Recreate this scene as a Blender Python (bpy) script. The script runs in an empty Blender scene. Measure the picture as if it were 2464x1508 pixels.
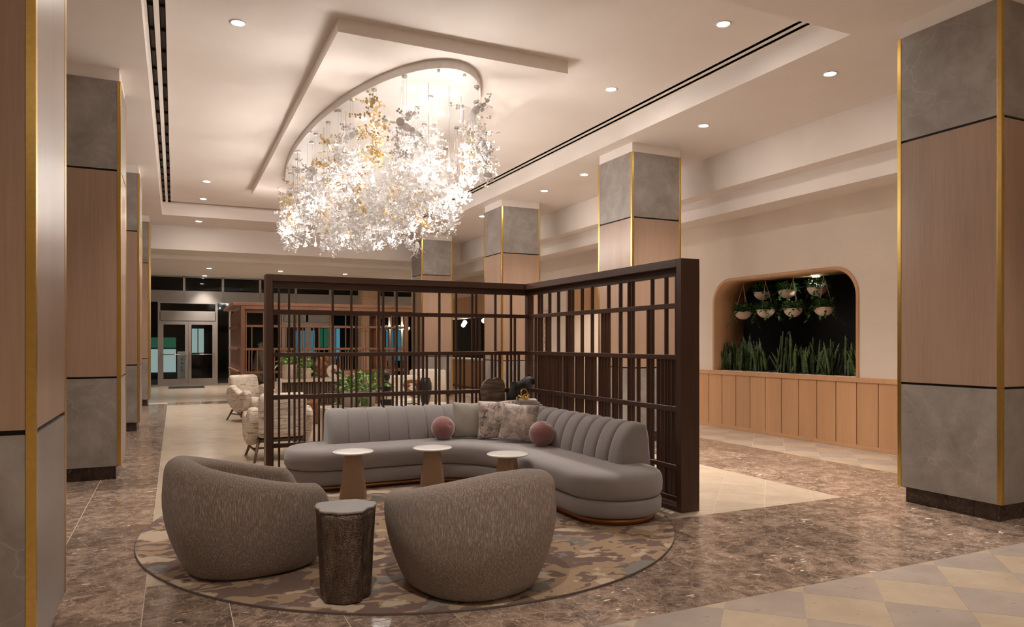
import bpy, bmesh, math, random
from mathutils import Vector, Matrix
random.seed(7)
S = bpy.context.scene
COL = S.collection
PI = math.pi

# ------------------------------------------------------------ camera, world, exposure
cam = bpy.data.cameras.new('camera')
cam.sensor_width = 36.0
cam.lens = 36.0 * 1726.0 / 2464.0
cam.shift_y = 70.0 / 2464.0
cam.clip_start = 0.05
cam.clip_end = 200
camo = bpy.data.objects.new('camera', cam)
COL.objects.link(camo)
camo.location = (0, 0, 1.4)
camo.rotation_euler = (PI / 2, 0, -math.radians(25.195))
S.camera = camo
W = bpy.data.worlds.new('world')
S.world = W
W.use_nodes = True
W.node_tree.nodes['Background'].inputs[0].default_value = (0.010, 0.013, 0.020, 1)   # night outside
W.node_tree.nodes['Background'].inputs[1].default_value = 1.0
S.view_settings.view_transform = 'Standard'
S.view_settings.look = 'None'
S.view_settings.exposure = 1.9
S.view_settings.gamma = 1.0
S.view_settings.use_curve_mapping = False
WARM = (1.0, 0.90, 0.80)
P_DOWN = 115.0       # watts of one recessed downlight
P_CHAND = 4.0      # watts of one chandelier lamp in the canopy
P_FILL = 9.0       # watts of one lamp added in the disc cloud to brighten the ceiling

# ------------------------------------------------------------ materials
class NT:
    def __init__(s, name):
        s.m = bpy.data.materials.new(name); s.m.use_nodes = True
        s.t = s.m.node_tree; s.n = s.t.nodes; s.l = s.t.links
        s.b = s.n['Principled BSDF']
        s.tc = s.n.new('ShaderNodeTexCoord')
        s.oi = s.n.new('ShaderNodeObjectInfo')
    def new(s, typ, **kw):
        x = s.n.new(typ)
        for k, v in kw.items(): setattr(x, k, v)
        return x
    def link(s, a, b): s.l.new(a, b)
    def coord(s, scale=(1, 1, 1), rnd=0.0, rot=(0, 0, 0)):
        mp = s.new('ShaderNodeMapping')
        mp.inputs['Scale'].default_value = scale
        mp.inputs['Rotation'].default_value = rot
        s.link(s.tc.outputs['Object'], mp.inputs['Vector'])
        if rnd:
            mm = s.new('ShaderNodeMath', operation='MULTIPLY'); mm.inputs[1].default_value = rnd
            s.link(s.oi.outputs['Random'], mm.inputs[0])
            va = s.new('ShaderNodeVectorMath', operation='ADD')
            s.link(mp.outputs[0], va.inputs[0]); s.link(mm.outputs[0], va.inputs[1])
            return va.outputs[0]
        return mp.outputs[0]
    def noise(s, vec, scale, detail=4, rough=0.55, dist=0.0):
        x = s.new('ShaderNodeTexNoise')
        x.inputs['Scale'].default_value = scale; x.inputs['Detail'].default_value = detail
        x.inputs['Roughness'].default_value = rough; x.inputs['Distortion'].default_value = dist
        if vec is not None: s.link(vec, x.inputs['Vector'])
        return x.outputs['Fac']
    def voro(s, vec, scale, feature='F1', rand=1.0):
        x = s.new('ShaderNodeTexVoronoi'); x.feature = feature
        x.inputs['Scale'].default_value = scale; x.inputs['Randomness'].default_value = rand
        if vec is not None: s.link(vec, x.inputs['Vector'])
        return x
    def ramp(s, fac, stops, interp='LINEAR'):
        x = s.new('ShaderNodeValToRGB'); cr = x.color_ramp; cr.interpolation = interp
        while len(cr.elements) > 1: cr.elements.remove(cr.elements[-1])
        for i, (p, c) in enumerate(stops):
            if not isinstance(c, (tuple, list)): c = (c, c, c)
            e = cr.elements[0] if i == 0 else cr.elements.new(p)
            e.position = p; e.color = (*c[:3], 1)
        s.link(fac, x.inputs[0])
        return x.outputs[0]
    def mix(s, a, b, fac=0.5, mode='MIX'):
        x = s.new('ShaderNodeMix', data_type='RGBA', blend_type=mode)
        for v, i in ((fac, 0), (a, 6), (b, 7)):
            if isinstance(v, (int, float)): x.inputs[i].default_value = v
            elif isinstance(v, (tuple, list)): x.inputs[i].default_value = (*v[:3], 1)
            else: s.link(v, x.inputs[i])
        return x.outputs[2]
    def vary(s, col, amt):       # brightness differs a little from piece to piece
        mr = s.new('ShaderNodeMapRange')
        mr.inputs[3].default_value = 1 - amt; mr.inputs[4].default_value = 1 + amt
        s.link(s.oi.outputs['Random'], mr.inputs[0])
        hv = s.new('ShaderNodeHueSaturation')
        s.link(mr.outputs[0], hv.inputs['Value']); s.link(col, hv.inputs['Color'])
        return hv.outputs[0]
    def warp(s, vec, scale, amt):
        x = s.new('ShaderNodeTexNoise'); x.inputs['Scale'].default_value = scale; x.inputs['Detail'].default_value = 3
        s.link(vec, x.inputs['Vector'])
        v1 = s.new('ShaderNodeVectorMath', operation='SUBTRACT'); v1.inputs[1].default_value = (.5, .5, .5)
        s.link(x.outputs['Color'], v1.inputs[0])
        v2 = s.new('ShaderNodeVectorMath', operation='SCALE'); v2.inputs['Scale'].default_value = amt
        s.link(v1.outputs[0], v2.inputs[0])
        v3 = s.new('ShaderNodeVectorMath', operation='ADD')
        s.link(vec, v3.inputs[0]); s.link(v2.outputs[0], v3.inputs[1])
        return v3.outputs[0]
    def bump(s, fac, strength=0.3, dist=0.01):
        x = s.new('ShaderNodeBump'); x.inputs['Strength'].default_value = strength; x.inputs['Distance'].default_value = dist
        s.link(fac, x.inputs['Height']); s.link(x.outputs[0], s.b.inputs['Normal'])
    def done(s, col, rough=0.5, metal=0.0, spec=0.5, sheen=0.0):
        if isinstance(col, (tuple, list)): s.b.inputs['Base Color'].default_value = (*col[:3], 1)
        else: s.link(col, s.b.inputs['Base Color'])
        if isinstance(rough, (int, float)): s.b.inputs['Roughness'].default_value = rough
        else: s.link(rough, s.b.inputs['Roughness'])
        s.b.inputs['Metallic'].default_value = metal
        s.b.inputs['Specular IOR Level'].default_value = spec
        if sheen: s.b.inputs['Sheen Weight'].default_value = sheen
        return s.m

def plain(name, col, rough=0.5, metal=0.0, var=0.06, scale=30, bump=0.0, spec=0.5):
    t = NT(name); v = t.coord()
    f = t.noise(v, scale, 3)
    c = t.ramp(f, [(0.3, tuple(max(0, x * (1 - var)) for x in col)), (0.7, tuple(x * (1 + var) for x in col))])
    if bump: t.bump(f, bump, 0.004)
    return t.done(c, rough, metal, spec)

def wood(name, dark, light, along='z', fine=60.0, rough=0.45, rnd=7.0, var=0.05, coat=0.0):
    t = NT(name)
    sc = {'z': (fine, fine, fine * .03), 'x': (fine * .03, fine, fine), 'y': (fine, fine * .03, fine)}[along]
    v = t.coord(sc, rnd)
    f = t.noise(v, 1.0, 5, 0.6)
    sb = {'z': (3, 3, .25), 'x': (.25, 3, 3), 'y': (3, .25, 3)}[along]
    g = t.noise(t.coord(sb, rnd), 1.0, 2)
    c = t.ramp(f, [(0.25, dark), (0.75, light)])
    c2 = t.mix(c, t.ramp(g, [(0.3, tuple(x * .86 for x in dark)), (0.75, tuple(min(1, x * 1.1) for x in light))]), 0.35)
    c2 = t.vary(c2, var)
    t.bump(f, 0.06, 0.002)
    m = t.done(c2, rough)
    if coat: t.b.inputs['Coat Weight'].default_value = coat; t.b.inputs['Coat Roughness'].default_value = .25
    return m

def emit(name, col, strength):
    t = NT(name)
    t.b.inputs['Base Color'].default_value = (0, 0, 0, 1)
    t.b.inputs['Emission Color'].default_value = (*col, 1)
    t.b.inputs['Emission Strength'].default_value = strength
    return t.m

def glass(name, tint=(.55, .62, .62), alpha=0.35, rough=0.03):
    t = NT(name)
    t.done(tint, rough, 0, 0.6)
    t.b.inputs['Transmission Weight'].default_value = 1.0
    t.b.inputs['IOR'].default_value = 1.28
    return t.m

def m_paint():
    t = NT('warm_white_paint'); v = t.coord()
    f = t.noise(v, 1.3, 2)
    c = t.ramp(f, [(.3, (.80, .735, .69)), (.7, (.835, .775, .73))])
    t.bump(t.noise(v, 220, 2), 0.02, 0.001)
    return t.done(c, 0.75, 0, .25)

def m_emperador(name='brown_emperador_marble', dark=False):
    t = NT(name)
    v = t.coord((1, 1, 1), 9.0)
    w = t.warp(v, 3.5, 0.22)
    base = t.ramp(t.noise(w, 8.0, 9, .75), [(.30, (.055, .038, .031)), (.44, (.15, .103, .079)), (.56, (.29, .208, .158)), (.74, (.46, .35, .275))])
    w2 = t.warp(v, 9, 0.16)
    e = t.voro(w2, 9.0, 'DISTANCE_TO_EDGE').outputs['Distance']
    c = t.mix(base, (.56, .44, .35), t.ramp(e, [(0, .70), (.030, 0)]))
    e2 = t.voro(t.warp(v, 16, 0.1), 30.0, 'DISTANCE_TO_EDGE').outputs['Distance']
    c = t.mix(c, (.48, .37, .29), t.ramp(e2, [(0, .50), (.03, 0)]))
    fl = t.noise(t.coord((7, 17, 9), 13.0, (0, 0, .5)), 1.6, 2, .4)
    patch = t.noise(v, 1.6, 2)
    k = t.mix(t.ramp(fl, [(.69, 0), (.715, 1)]), t.ramp(patch, [(.42, 0), (.56, 1)]), 1.0, 'MULTIPLY')
    c = t.mix(c, (.80, .73, .67), k)
    c = t.vary(c, .22)
    if dark: c = t.mix(c, (.20, .175, .165), 1.0, 'MULTIPLY')
    return t.done(c, 0.17, 0, .5)

def m_stone():
    t = NT('grey_stone_panel')
    v = t.coord((1, 1, 1), 11.0)
    w = t.warp(v, 2.2, .45)
    f = t.noise(w, 3.2, 9, .66)
    c = t.ramp(f, [(.28, (.195, .168, .150)), (.5, (.27, .238, .216)), (.72, (.36, .325, .30))])
    e = t.voro(t.warp(t.coord((1.0, 1.0, 1.5), 11.0, (.6, .5, .3)), 1.8, .6), 1.15, 'DISTANCE_TO_EDGE').outputs['Distance']
    c = t.mix(c, (.42, .385, .355), t.ramp(e, [(0, .42), (.006, 0)]))
    d = t.noise(w, 16, 4, .6)
    c = t.mix(c, (.10, .085, .075), t.ramp(d, [(.62, 0), (.78, .35)]))
    t.bump(f, .05, .002)
    return t.done(c, t.ramp(f, [(.3, .30), (.7, .42)]), 0, .45)

def m_beige(name, a, b):
    t = NT(name)
    v = t.coord((1, 1, 1), 8.0)
    f = t.noise(t.warp(v, 2, .3), 3.5, 7, .6)
    c = t.ramp(f, [(.3, a), (.7, b)])
    g = t.noise(t.coord((9, 26, 9), 17.0, (0, 0, .9)), 1.3, 2)
    c = t.mix(c, tuple(x * .62 for x in a), t.ramp(g, [(.66, 0), (.74, .55)]))
    c = t.vary(c, .035)
    return t.done(c, .24, 0, .5)

def m_walnut(name, a, b, rough=.38):
    return wood(name, a, b, 'z', 55, rough, 6.0, .06)

def m_fabric(name, a, b, scale=260, bump=.35, streak=None, sheen=.25):
    t = NT(name)
    v = t.coord((1, 1, 1), 3.0)
    f = t.noise(v, scale, 3, .7)
    c = t.ramp(f, [(.30, a), (.70, b)])
    if streak:
        g = t.noise(t.coord((streak, streak, streak * .12), 3.0), 1.0, 4, .7)
        c = t.mix(c, t.ramp(g, [(.36, tuple(x * .55 for x in a)), (.5, a), (.66, tuple(min(1, x * 1.12) for x in b))]), .6)
        hm = t.mix(f, g, .5)
        t.bump(hm, bump, .012)
    else:
        t.bump(f, bump, .004)
    return t.done(c, .92, 0, .15, sheen)

def m_rug():
    t = NT('camouflage_rug')
    v = t.coord((.9, 1.25, 1))
    w = t.warp(v, 3.2, .32)
    f1 = t.noise(w, 2.3, 3, .55)
    f2 = t.noise(t.warp(t.coord((1.0, 1.4, 1), 0, (0, 0, 1.1)), 3.6, .28), 2.7, 3, .5)
    brown = (.185, .125, .105); tan = (.365, .26, .175); grey = (.225, .21, .185); cream = (.50, .40, .305)
    c1 = t.ramp(f1, [(0, brown), (.47, tan), (.56, brown), (.63, tan)], 'CONSTANT')
    c2 = t.ramp(f2, [(0, grey), (.40, grey), (.41, tan), (.60, cream)], 'CONSTANT')
    sel = t.ramp(f2, [(.0, 1), (.405, 0), (.585, 1)], 'CONSTANT')
    c = t.mix(c1, c2, sel)
    fz = t.noise(t.coord((1, 1, 1)), 420, 2)
    c = t.mix(c, t.ramp(fz, [(.3, .55), (.7, 1.0)]), .35, 'MULTIPLY')
    t.bump(fz, .4, .006)
    return t.done(c, .95, 0, .1)

def m_leaf(name, a, b, band=False):
    t = NT(name)
    v = t.coord((1, 1, 1), 5.0)
    if band:
        f = t.noise(t.coord((9, 9, 42), 5.0), 1.0, 2)
    else:
        f = t.noise(v, 9, 3)
    c = t.vary(t.ramp(f, [(.35, a), (.65, b)]), .25)
    m = t.done(c, .42, 0, .5)
    return m

MAT = dict(
    paint=m_paint(), marble=m_emperador(), marbled=m_emperador('espresso_marble', True), stone=m_stone(),
    wallpaint=plain('cream_wall_paint', (.64, .54, .45), .8, 0, .03, 2, .0, .2),
    oak_col=wood('limed_oak_veneer', (.300, .193, .137), (.41, .277, .20), 'z', 70, .30, 9.0, .03),
    oak=wood('honey_oak_panel', (.44, .235, .115), (.56, .315, .165), 'z', 60, .42, 8.0, .06),
    oakdark=wood('amber_oak_lining', (.26, .12, .045), (.36, .175, .07), 'z', 40, .4, 8.0, .04),
    walnut=wood('dark_walnut', (.045, .019, .011), (.082, .037, .022), 'z', 45, .36, 6.0, .05),
    walnut_h=wood('dark_walnut_rail', (.045, .019, .011), (.082, .037, .022), 'x', 45, .36, 6.0, .05),
    walnut_y=wood('dark_walnut_cross_rail', (.045, .019, .011), (.082, .037, .022), 'y', 45, .36, 6.0, .05),
    walnut2=wood('red_brown_walnut', (.16, .068, .033), (.25, .115, .06), 'z', 45, .42, 6.0, .06),
    brass=plain('brushed_brass', (.62, .42, .13), .28, 1.0, .08, 40),
    gold=plain('polished_gold', (.80, .55, .17), .18, 1.0, .05, 20),
    black=plain('black_shadow_gap', (.012, .010, .009), .7, 0, .1, 20),
    slot=plain('slot_liner_dark', (.11, .085, .075), .6, 0, .08, 20),
    beige=m_beige('beige_limestone_tile', (.44, .355, .27), (.53, .435, .34)),
    beige2=m_beige('cream_limestone_tile', (.42, .335, .245), (.51, .415, .315)),
    greyt=m_beige('grey_limestone_tile', (.345, .285, .248), (.43, .365, .322)),
    grout=plain('pale_grout', (.60, .50, .42), .8, 0, .06, 60),
    darkgrout=plain('grey_grout', (.36, .30, .26), .8, 0, .06, 60),
    sofa=m_fabric('grey_wool_upholstery', (.235, .218, .220), (.35, .327, .330), 330, .3, None, .3),
    boucle=m_fabric('taupe_boucle', (.20, .148, .120), (.58, .485, .425), 210, .8, 190, .3),
    copper=plain('copper_kickplate', (.42, .19, .09), .32, .85, .08, 15),
    bronze=plain('bronze_metal', (.37, .25, .17), .45, .25, .05, 12),
    whitetop=plain('white_stone_top', (.80, .775, .755), .25, 0, .02, 6),
    rug=m_rug(), rugedge=plain('dark_rug_binding', (.10, .072, .06), .9, 0, .2, 200, .3),
    pink=m_fabric('dusty_pink_velvet', (.225, .093, .088), (.31, .14, .133), 40, .1, None, .8),
    linen=m_fabric('sage_linen', (.30, .275, .24), (.43, .40, .355), 300, .4, None, .2),
    white=plain('white_gloss_paint', (.82, .78, .75), .4, 0, .02, 4),
    led=emit('downlight_lens', (1.0, .93, .84), 60.0),
    ledc=emit('chandelier_lamp_lens', (1.0, .95, .9), 90.0),
    pot=plain('cream_ceramic', (.66, .52, .42), .45, 0, .04, 14),
    potg=plain('putty_ceramic_pot', (.50, .43, .36), .5, 0, .04, 14),
    rope=plain('jute_cord', (.34, .22, .13), .9, 0, .2, 300, .2),
    leaf=m_leaf('pothos_leaf', (.012, .05, .010), (.055, .13, .025)),
    leafb=m_leaf('bright_leaf', (.05, .17, .018), (.17, .36, .06)),
    snake=m_leaf('snake_plant_leaf', (.018, .045, .012), (.085, .125, .04), True),
    soil=plain('dark_soil', (.05, .035, .022), .95, 0, .4, 60, .5),
    darkwall=plain('charcoal_wall', (.022, .017, .015), .7, 0, .1, 3),
    alu=plain('grey_aluminium', (.31, .27, .245), .42, .35, .04, 8),
    alup=plain('grey_metal_fascia', (.26, .235, .22), .5, .1, .04, 4),
    chrome=plain('satin_steel', (.6, .58, .56), .25, 1.0, .03, 20),
    pane=glass('dark_window_glass'),
    black_wood=plain('blackened_wood', (.018, .017, .017), .6, 0, .2, 90, .3),
    vase=plain('charcoal_vase_glaze', (.022, .022, .024), .35, 0, .15, 20),
    trav=m_beige('travertine', (.55, .46, .37), (.66, .57, .475)),
    paper=plain('book_paper', (.62, .55, .47), .8, 0, .05, 200),
    bookw=plain('white_book_cover', (.60, .53, .50), .5, 0, .03, 10),
    bookr=plain('red_book_cover', (.33, .12, .08), .5, 0, .05, 10),
    bust=plain('dark_carved_wood', (.045, .024, .016), .45, 0, .2, 30, .3),
    mat=plain('black_rubber_mat', (.012, .012, .012), .85, 0, .2, 200, .4),
    globe=emit('globe_lamp', (1.0, .80, .55), 14.0),
)

def m_disc():
    t = NT('pearl_disc'); v = t.coord()
    c = t.ramp(t.noise(v, 6, 2), [(.3, (.62, .595, .58)), (.7, (.70, .675, .66))])
    t.done(c, .35, 0, .5)
    tr = t.new('ShaderNodeBsdfTranslucent'); tr.inputs[0].default_value = (.62, .59, .57, 1)
    mx = t.new('ShaderNodeMixShader'); mx.inputs[0].default_value = .30
    out = t.n['Material Output']
    t.link(t.b.outputs[0], mx.inputs[1]); t.link(tr.outputs[0], mx.inputs[2]); t.link(mx.outputs[0], out.inputs[0])
    return t.m
MAT['disc'] = m_disc()
MAT['golddisc'] = plain('champagne_gold_disc', (.52, .38, .18), .38, .55, .08, 20)

def m_burl():
    t = NT('burl_wood'); v = t.coord()
    f = t.noise(t.warp(v, 6, .4), 7, 6, .7)
    t.bump(f, .8, .03)
    return t.done(t.ramp(f, [(.3, (.035, .014, .006)), (.5, (.22, .085, .028)), (.75, (.40, .19, .075))]), .5)
MAT['burl'] = m_burl()
def m_stump():
    t = NT('cast_bronze_bark'); v = t.coord()
    f = t.noise(t.warp(t.coord((1, 1, .35)), 7, .25), 26, 6, .7)
    p = t.voro(v, 120).outputs['Distance']
    h = t.mix(f, p, .45)
    t.bump(h, .9, .012)
    c = t.ramp(f, [(.3, (.055, .036, .026)), (.5, (.13, .092, .07)), (.72, (.26, .195, .15))])
    return t.done(c, .40, .55, .5)
MAT['stump'] = m_stump()
MAT['stumptop'] = plain('grey_metal_top', (.22, .20, .192), .6, .0, .06, 9)
def m_slab():
    t = NT('weathered_petrified_wood')
    f = t.noise(t.coord((2, 2, 14), 0, (0, .7, 0)), 2.2, 6, .65)
    t.bump(f, .5, .01)
    return t.done(t.ramp(f, [(.3, (.05, .036, .026)), (.5, (.16, .115, .08)), (.72, (.33, .25, .18))]), .6)
MAT['slab'] = m_slab()
def m_pillow(name, dark):
    t = NT(name); v = t.coord((1, 1, 1))
    f = t.noise(t.warp(v, 7, .35), 9, 7, .75)
    c = t.ramp(f, [(.38, dark), (.47, (.40, .33, .295)), (.56, (.60, .52, .475))])
    t.bump(t.noise(v, 300, 2), .2, .003)
    return t.done(c, .75, 0, .2, .2)
MAT['pil1'] = m_pillow('marbled_velvet_brown', (.10, .075, .065))
MAT['pil2'] = m_pillow('marbled_velvet_pale', (.26, .225, .215))
def m_cream():
    t = NT('cream_ribbed_upholstery')
    f = t.noise(t.coord((3.2, 3.2, 26), 3.0), 2.0, 4, .6, 1.2)
    c = t.ramp(f, [(.38, (.33, .25, .18)), (.46, (.62, .53, .435)), (.7, (.72, .64, .55))])
    t.bump(f, .5, .012)
    return t.done(c, .9, 0, .15, .2)
MAT['cream'] = m_cream()
def m_lime():
    t = NT('limestone_block'); v = t.coord()
    f = t.noise(v, 14, 5, .7)
    return t.done(t.ramp(f, [(.32, (.30, .19, .11)), (.5, (.43, .29, .185))]), .7)
MAT['lime'] = m_lime()
def m_quartz():
    t = NT('crystal_panel'); v = t.coord((3, 3, 1.2))
    f = t.noise(t.warp(v, 6, .4), 8, 5, .8)
    return t.done(t.ramp(f, [(.42, (.22, .10, .06)), (.52, (.6, .45, .36)), (.62, (.85, .78, .72))]), .3)
MAT['quartz'] = m_quartz()
MAT['winlit1'] = emit('lit_window_blue', (.10, .34, .46), .16)
MAT['winlit2'] = emit('lit_window_green', (.05, .22, .12), .14)
MAT['winlit3'] = emit('lit_window_pale', (.55, .66, .62), .22)
MAT['ext'] = plain('night_exterior_wall', (.035, .034, .036), .8, 0, .2, 2)
MAT['signw'] = plain('white_sign_board', (.72, .70, .68), .5, 0, .02, 5)
MAT['ink'] = plain('black_letter_ink', (.02, .02, .02), .6, 0, .05, 50)
MAT['frame_wood'] = wood('smoked_oak_legs', (.10, .065, .04), (.17, .115, .075), 'z', 40, .45, 5.0, .05)
MAT['drift'] = plain('pale_driftwood', (.30, .235, .18), .8, 0, .35, 22, .6)

# ------------------------------------------------------------ mesh helpers
class MB:
    def __init__(s): s.v = []; s.f = []; s.sm = []
    def face(s, idx, smooth=False): s.f.append(tuple(idx)); s.sm.append(smooth)
    def box(s, x0, x1, y0, y1, z0, z1):
        b = len(s.v)
        s.v += [(x0, y0, z0), (x1, y0, z0), (x1, y1, z0), (x0, y1, z0), (x0, y0, z1), (x1, y0, z1), (x1, y1, z1), (x0, y1, z1)]
        for q in ((3, 2, 1, 0), (4, 5, 6, 7), (0, 1, 5, 4), (1, 2, 6, 5), (2, 3, 7, 6), (3, 0, 4, 7)):
            s.face([b + i for i in q])
        return s
    def prism(s, poly, z0, z1, smooth=False):
        b = len(s.v); n = len(poly)
        s.v += [(x, y, z0) for x, y in poly] + [(x, y, z1) for x, y in poly]
        s.face(list(range(b + n - 1, b - 1, -1))); s.face(list(range(b + n, b + 2 * n)))
        for i in range(n):
            j = (i + 1) % n
            s.face((b + i, b + j, b + n + j, b + n + i), smooth)
        return s
    def loops(s, rings, close_u=True, cap0=True, cap1=True, smooth=True):
        b = len(s.v); n = len(rings[0])
        for r in rings: s.v += [tuple(p) for p in r]
        for k in range(len(rings) - 1):
            for i in range(n if close_u else n - 1):
                j = (i + 1) % n
                s.face((b + k * n + i, b + k * n + j, b + (k + 1) * n + j, b + (k + 1) * n + i), smooth)
        if cap0: s.face([b + i for i in range(n - 1, -1, -1)], False)
        if cap1: s.face([b + (len(rings) - 1) * n + i for i in range(n)], False)
        return s
    def lathe(s, prof, n=24, c=(0, 0, 0), smooth=True, wob=None):
        rings = []
        for r, z in prof:
            ring = []
            for i in range(n):
                a = 2 * PI * i / n
                k = 1 + (wob(a, z) if wob else 0)
                ring.append((c[0] + r * k * math.cos(a), c[1] + r * k * math.sin(a), c[2] + z))
            rings.append(ring)
        return s.loops(rings, True, True, True, smooth)
    def tube(s, pts, r, n=8, smooth=True):
        pts = [Vector(p) for p in pts]; rings = []
        rs = r if isinstance(r, (list, tuple)) else [r] * len(pts)
        up = Vector((0, 0, 1))
        for i, p in enumerate(pts):
            d = (pts[min(i + 1, len(pts) - 1)] - pts[max(i - 1, 0)]).normalized()
            a = d.cross(up) if abs(d.dot(up)) < .95 else d.cross(Vector((1, 0, 0)))
            a.normalize(); b_ = d.cross(a).normalized()
            rings.append([p + (a * math.cos(2 * PI * k / n) + b_ * math.sin(2 * PI * k / n)) * rs[i] for k in range(n)])
        return s.loops(rings, True, True, True, smooth)
    def bar(s, p0, p1, w, h):      # rectangular bar
        p0 = Vector(p0); p1 = Vector(p1); d = (p1 - p0).normalized(); up = Vector((0, 0, 1))
        a = d.cross(up) if abs(d.dot(up)) < .95 else Vector((1, 0, 0))
        a.normalize(); b_ = d.cross(a).normalized()
        c = [(-w / 2, -h / 2), (w / 2, -h / 2), (w / 2, h / 2), (-w / 2, h / 2)]
        return s.loops([[p + a * x + b_ * y for x, y in c] for p in (p0, p1)], True, True, True, False)
    def mesh(s, name, mats):
        me = bpy.data.meshes.new(name)
        me.from_pydata([tuple(v) for v in s.v], [], s.f)
        me.polygons.foreach_set('use_smooth', s.sm)
        for m in (mats if isinstance(mats, list) else [mats]): me.materials.append(m)
        bm = bmesh.new(); bm.from_mesh(me); bmesh.ops.recalc_face_normals(bm, faces=bm.faces); bm.to_mesh(me); bm.free()
        me.update()
        return me
    def obj(s, name, mat, parent=None, bevel=0.0, seg=2, sub=0):
        return link(name, s.mesh(name, MAT[mat] if isinstance(mat, str) else mat), parent, bevel, seg, sub)

def link(name, me, parent=None, bevel=0.0, seg=2, sub=0):
    o = bpy.data.objects.new(name, me); COL.objects.link(o)
    if parent is not None: o.parent = parent
    if bevel:
        b = o.modifiers.new('bevel', 'BEVEL'); b.width = bevel; b.segments = seg; b.limit_method = 'ANGLE'; b.angle_limit = math.radians(40)
    if sub:
        m = o.modifiers.new('sub', 'SUBSURF'); m.levels = sub; m.render_levels = sub
    return o
def box(name, mat, b, parent=None, bevel=0.0): return MB().box(*b).obj(name, mat, parent, bevel)
def empty(name, loc=(0, 0, 0), rz=0.0):
    o = bpy.data.objects.new(name, None); COL.objects.link(o)
    o.location = loc; o.rotation_euler = (0, 0, rz); o.empty_display_size = .1
    return o
def tag(o, label, cat, group=None):
    o['label'] = label; o['category'] = cat
    if group: o['group'] = group
    return o
def struct(o): o['kind'] = 'structure'; return o
def dup(root, loc, rz=None, label=None, group=None):
    r = root.copy(); COL.objects.link(r); r.location = loc
    if rz is not None: r.rotation_euler = (0, 0, rz)
    if label: r['label'] = label
    if group: r['group'] = group
    for ch in list(root.children):
        c = ch.copy(); COL.objects.link(c); c.parent = r
        for g in ch.children:
            d = g.copy(); COL.objects.link(d); d.parent = c
    return r
def fillet(pts, seg=10):
    out = []; n = len(pts)
    for i in range(n):
        x, y, r = pts[i]
        p = Vector((x, y)); a = Vector(pts[i - 1][:2]) - p; b = Vector(pts[(i + 1) % n][:2]) - p
        if r <= 0: out.append((x, y)); continue
        ang = a.angle(b); d = r / math.tan(ang / 2)
        t0 = p + a.normalized() * d; t1 = p + b.normalized() * d
        bis = (a.normalized() + b.normalized()).normalized(); c = p + bis * (r / math.sin(ang / 2))
        a0 = math.atan2(t0.y - c.y, t0.x - c.x); a1 = math.atan2(t1.y - c.y, t1.x - c.x)
        da = (a1 - a0 + PI) % (2 * PI) - PI
        for k in range(seg + 1):
            q = a0 + da * k / seg
            out.append((c.x + r * math.cos(q), c.y + r * math.sin(q)))
    return out
def resample(poly, step):
    out = []; n = len(poly)
    for i in range(n):
        a = Vector(poly[i]); b = Vector(poly[(i + 1) % n]); L = (b - a).length
        k = max(1, int(L / step))
        for j in range(k): out.append(tuple(a + (b - a) * j / k))
    return out
def inset(poly, d):          # positive = inward for CCW polygon
    out = []; n = len(poly)
    for i in range(n):
        a = Vector(poly[i - 1]); p = Vector(poly[i]); b = Vector(poly[(i + 1) % n])
        t = (b - a).normalized()
        out.append((p.x - t.y * d, p.y + t.x * d))
    return out
def clip_rect(poly, x0, x1, y0, y1):
    def cl(P, ins, inter):
        R = []
        for i in range(len(P)):
            a, b = P[i - 1], P[i]
            if ins(b):
                if not ins(a): R.append(inter(a, b))
                R.append(b)
            elif ins(a): R.append(inter(a, b))
        return R
    def ix(c): return lambda a, b: (c, a[1] + (b[1] - a[1]) * (c - a[0]) / (b[0] - a[0]))
    def iy(c): return lambda a, b: (a[0] + (b[0] - a[0]) * (c - a[1]) / (b[1] - a[1]), c)
    for ins, it in ((lambda p: p[0] >= x0, ix(x0)), (lambda p: p[0] <= x1, ix(x1)), (lambda p: p[1] >= y0, iy(y0)), (lambda p: p[1] <= y1, iy(y1))):
        if len(poly) < 3: return []
        poly = cl(poly, ins, it)
    return poly
def area(p): return abs(sum(p[i - 1][0] * p[i][1] - p[i][0] * p[i - 1][1] for i in range(len(p)))) / 2

# ------------------------------------------------------------ floor
XB0, XB1 = -0.15, 5.47        # beige field
YF0, YF1, YBK = 3.02, 4.61, 17.75
fl = struct(box('floor', 'grout', (-6, 11.5, -8, 25.6, -.12, -.002)))
G_ = .0045
def tile(name, poly, mat):
    if len(poly) < 3 or area(poly) < .0015: return
    MB().prism(poly, -.002, 0).obj(name, mat, fl)
def rect_tiles(xs, ys, mat='marble', name='marble_tile'):
    for i in range(len(xs) - 1):
        for j in range(len(ys) - 1):
            tile(name, [(xs[i] + G_ / 2, ys[j] + G_ / 2), (xs[i + 1] - G_ / 2, ys[j] + G_ / 2), (xs[i + 1] - G_ / 2, ys[j + 1] - G_ / 2), (xs[i] + G_ / 2, ys[j + 1] - G_ / 2)], mat)
yr = [YF0, 3.55, 4.083, YF1]
xr = [-1.74, -1.21, -.68, -.15] + [.266 + .521 * k for k in range(10)] + [5.47, 5.98, 6.49, 7.0, 7.52, 8.15]
rect_tiles(xr, yr)
yl = [YF1 + .53 * k for k in range(17)]
rect_tiles([-1.74, -1.21, -.68, -.15], yl)
rect_tiles([5.47, 5.98, 6.49, 7.0], yl[:12])
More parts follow.
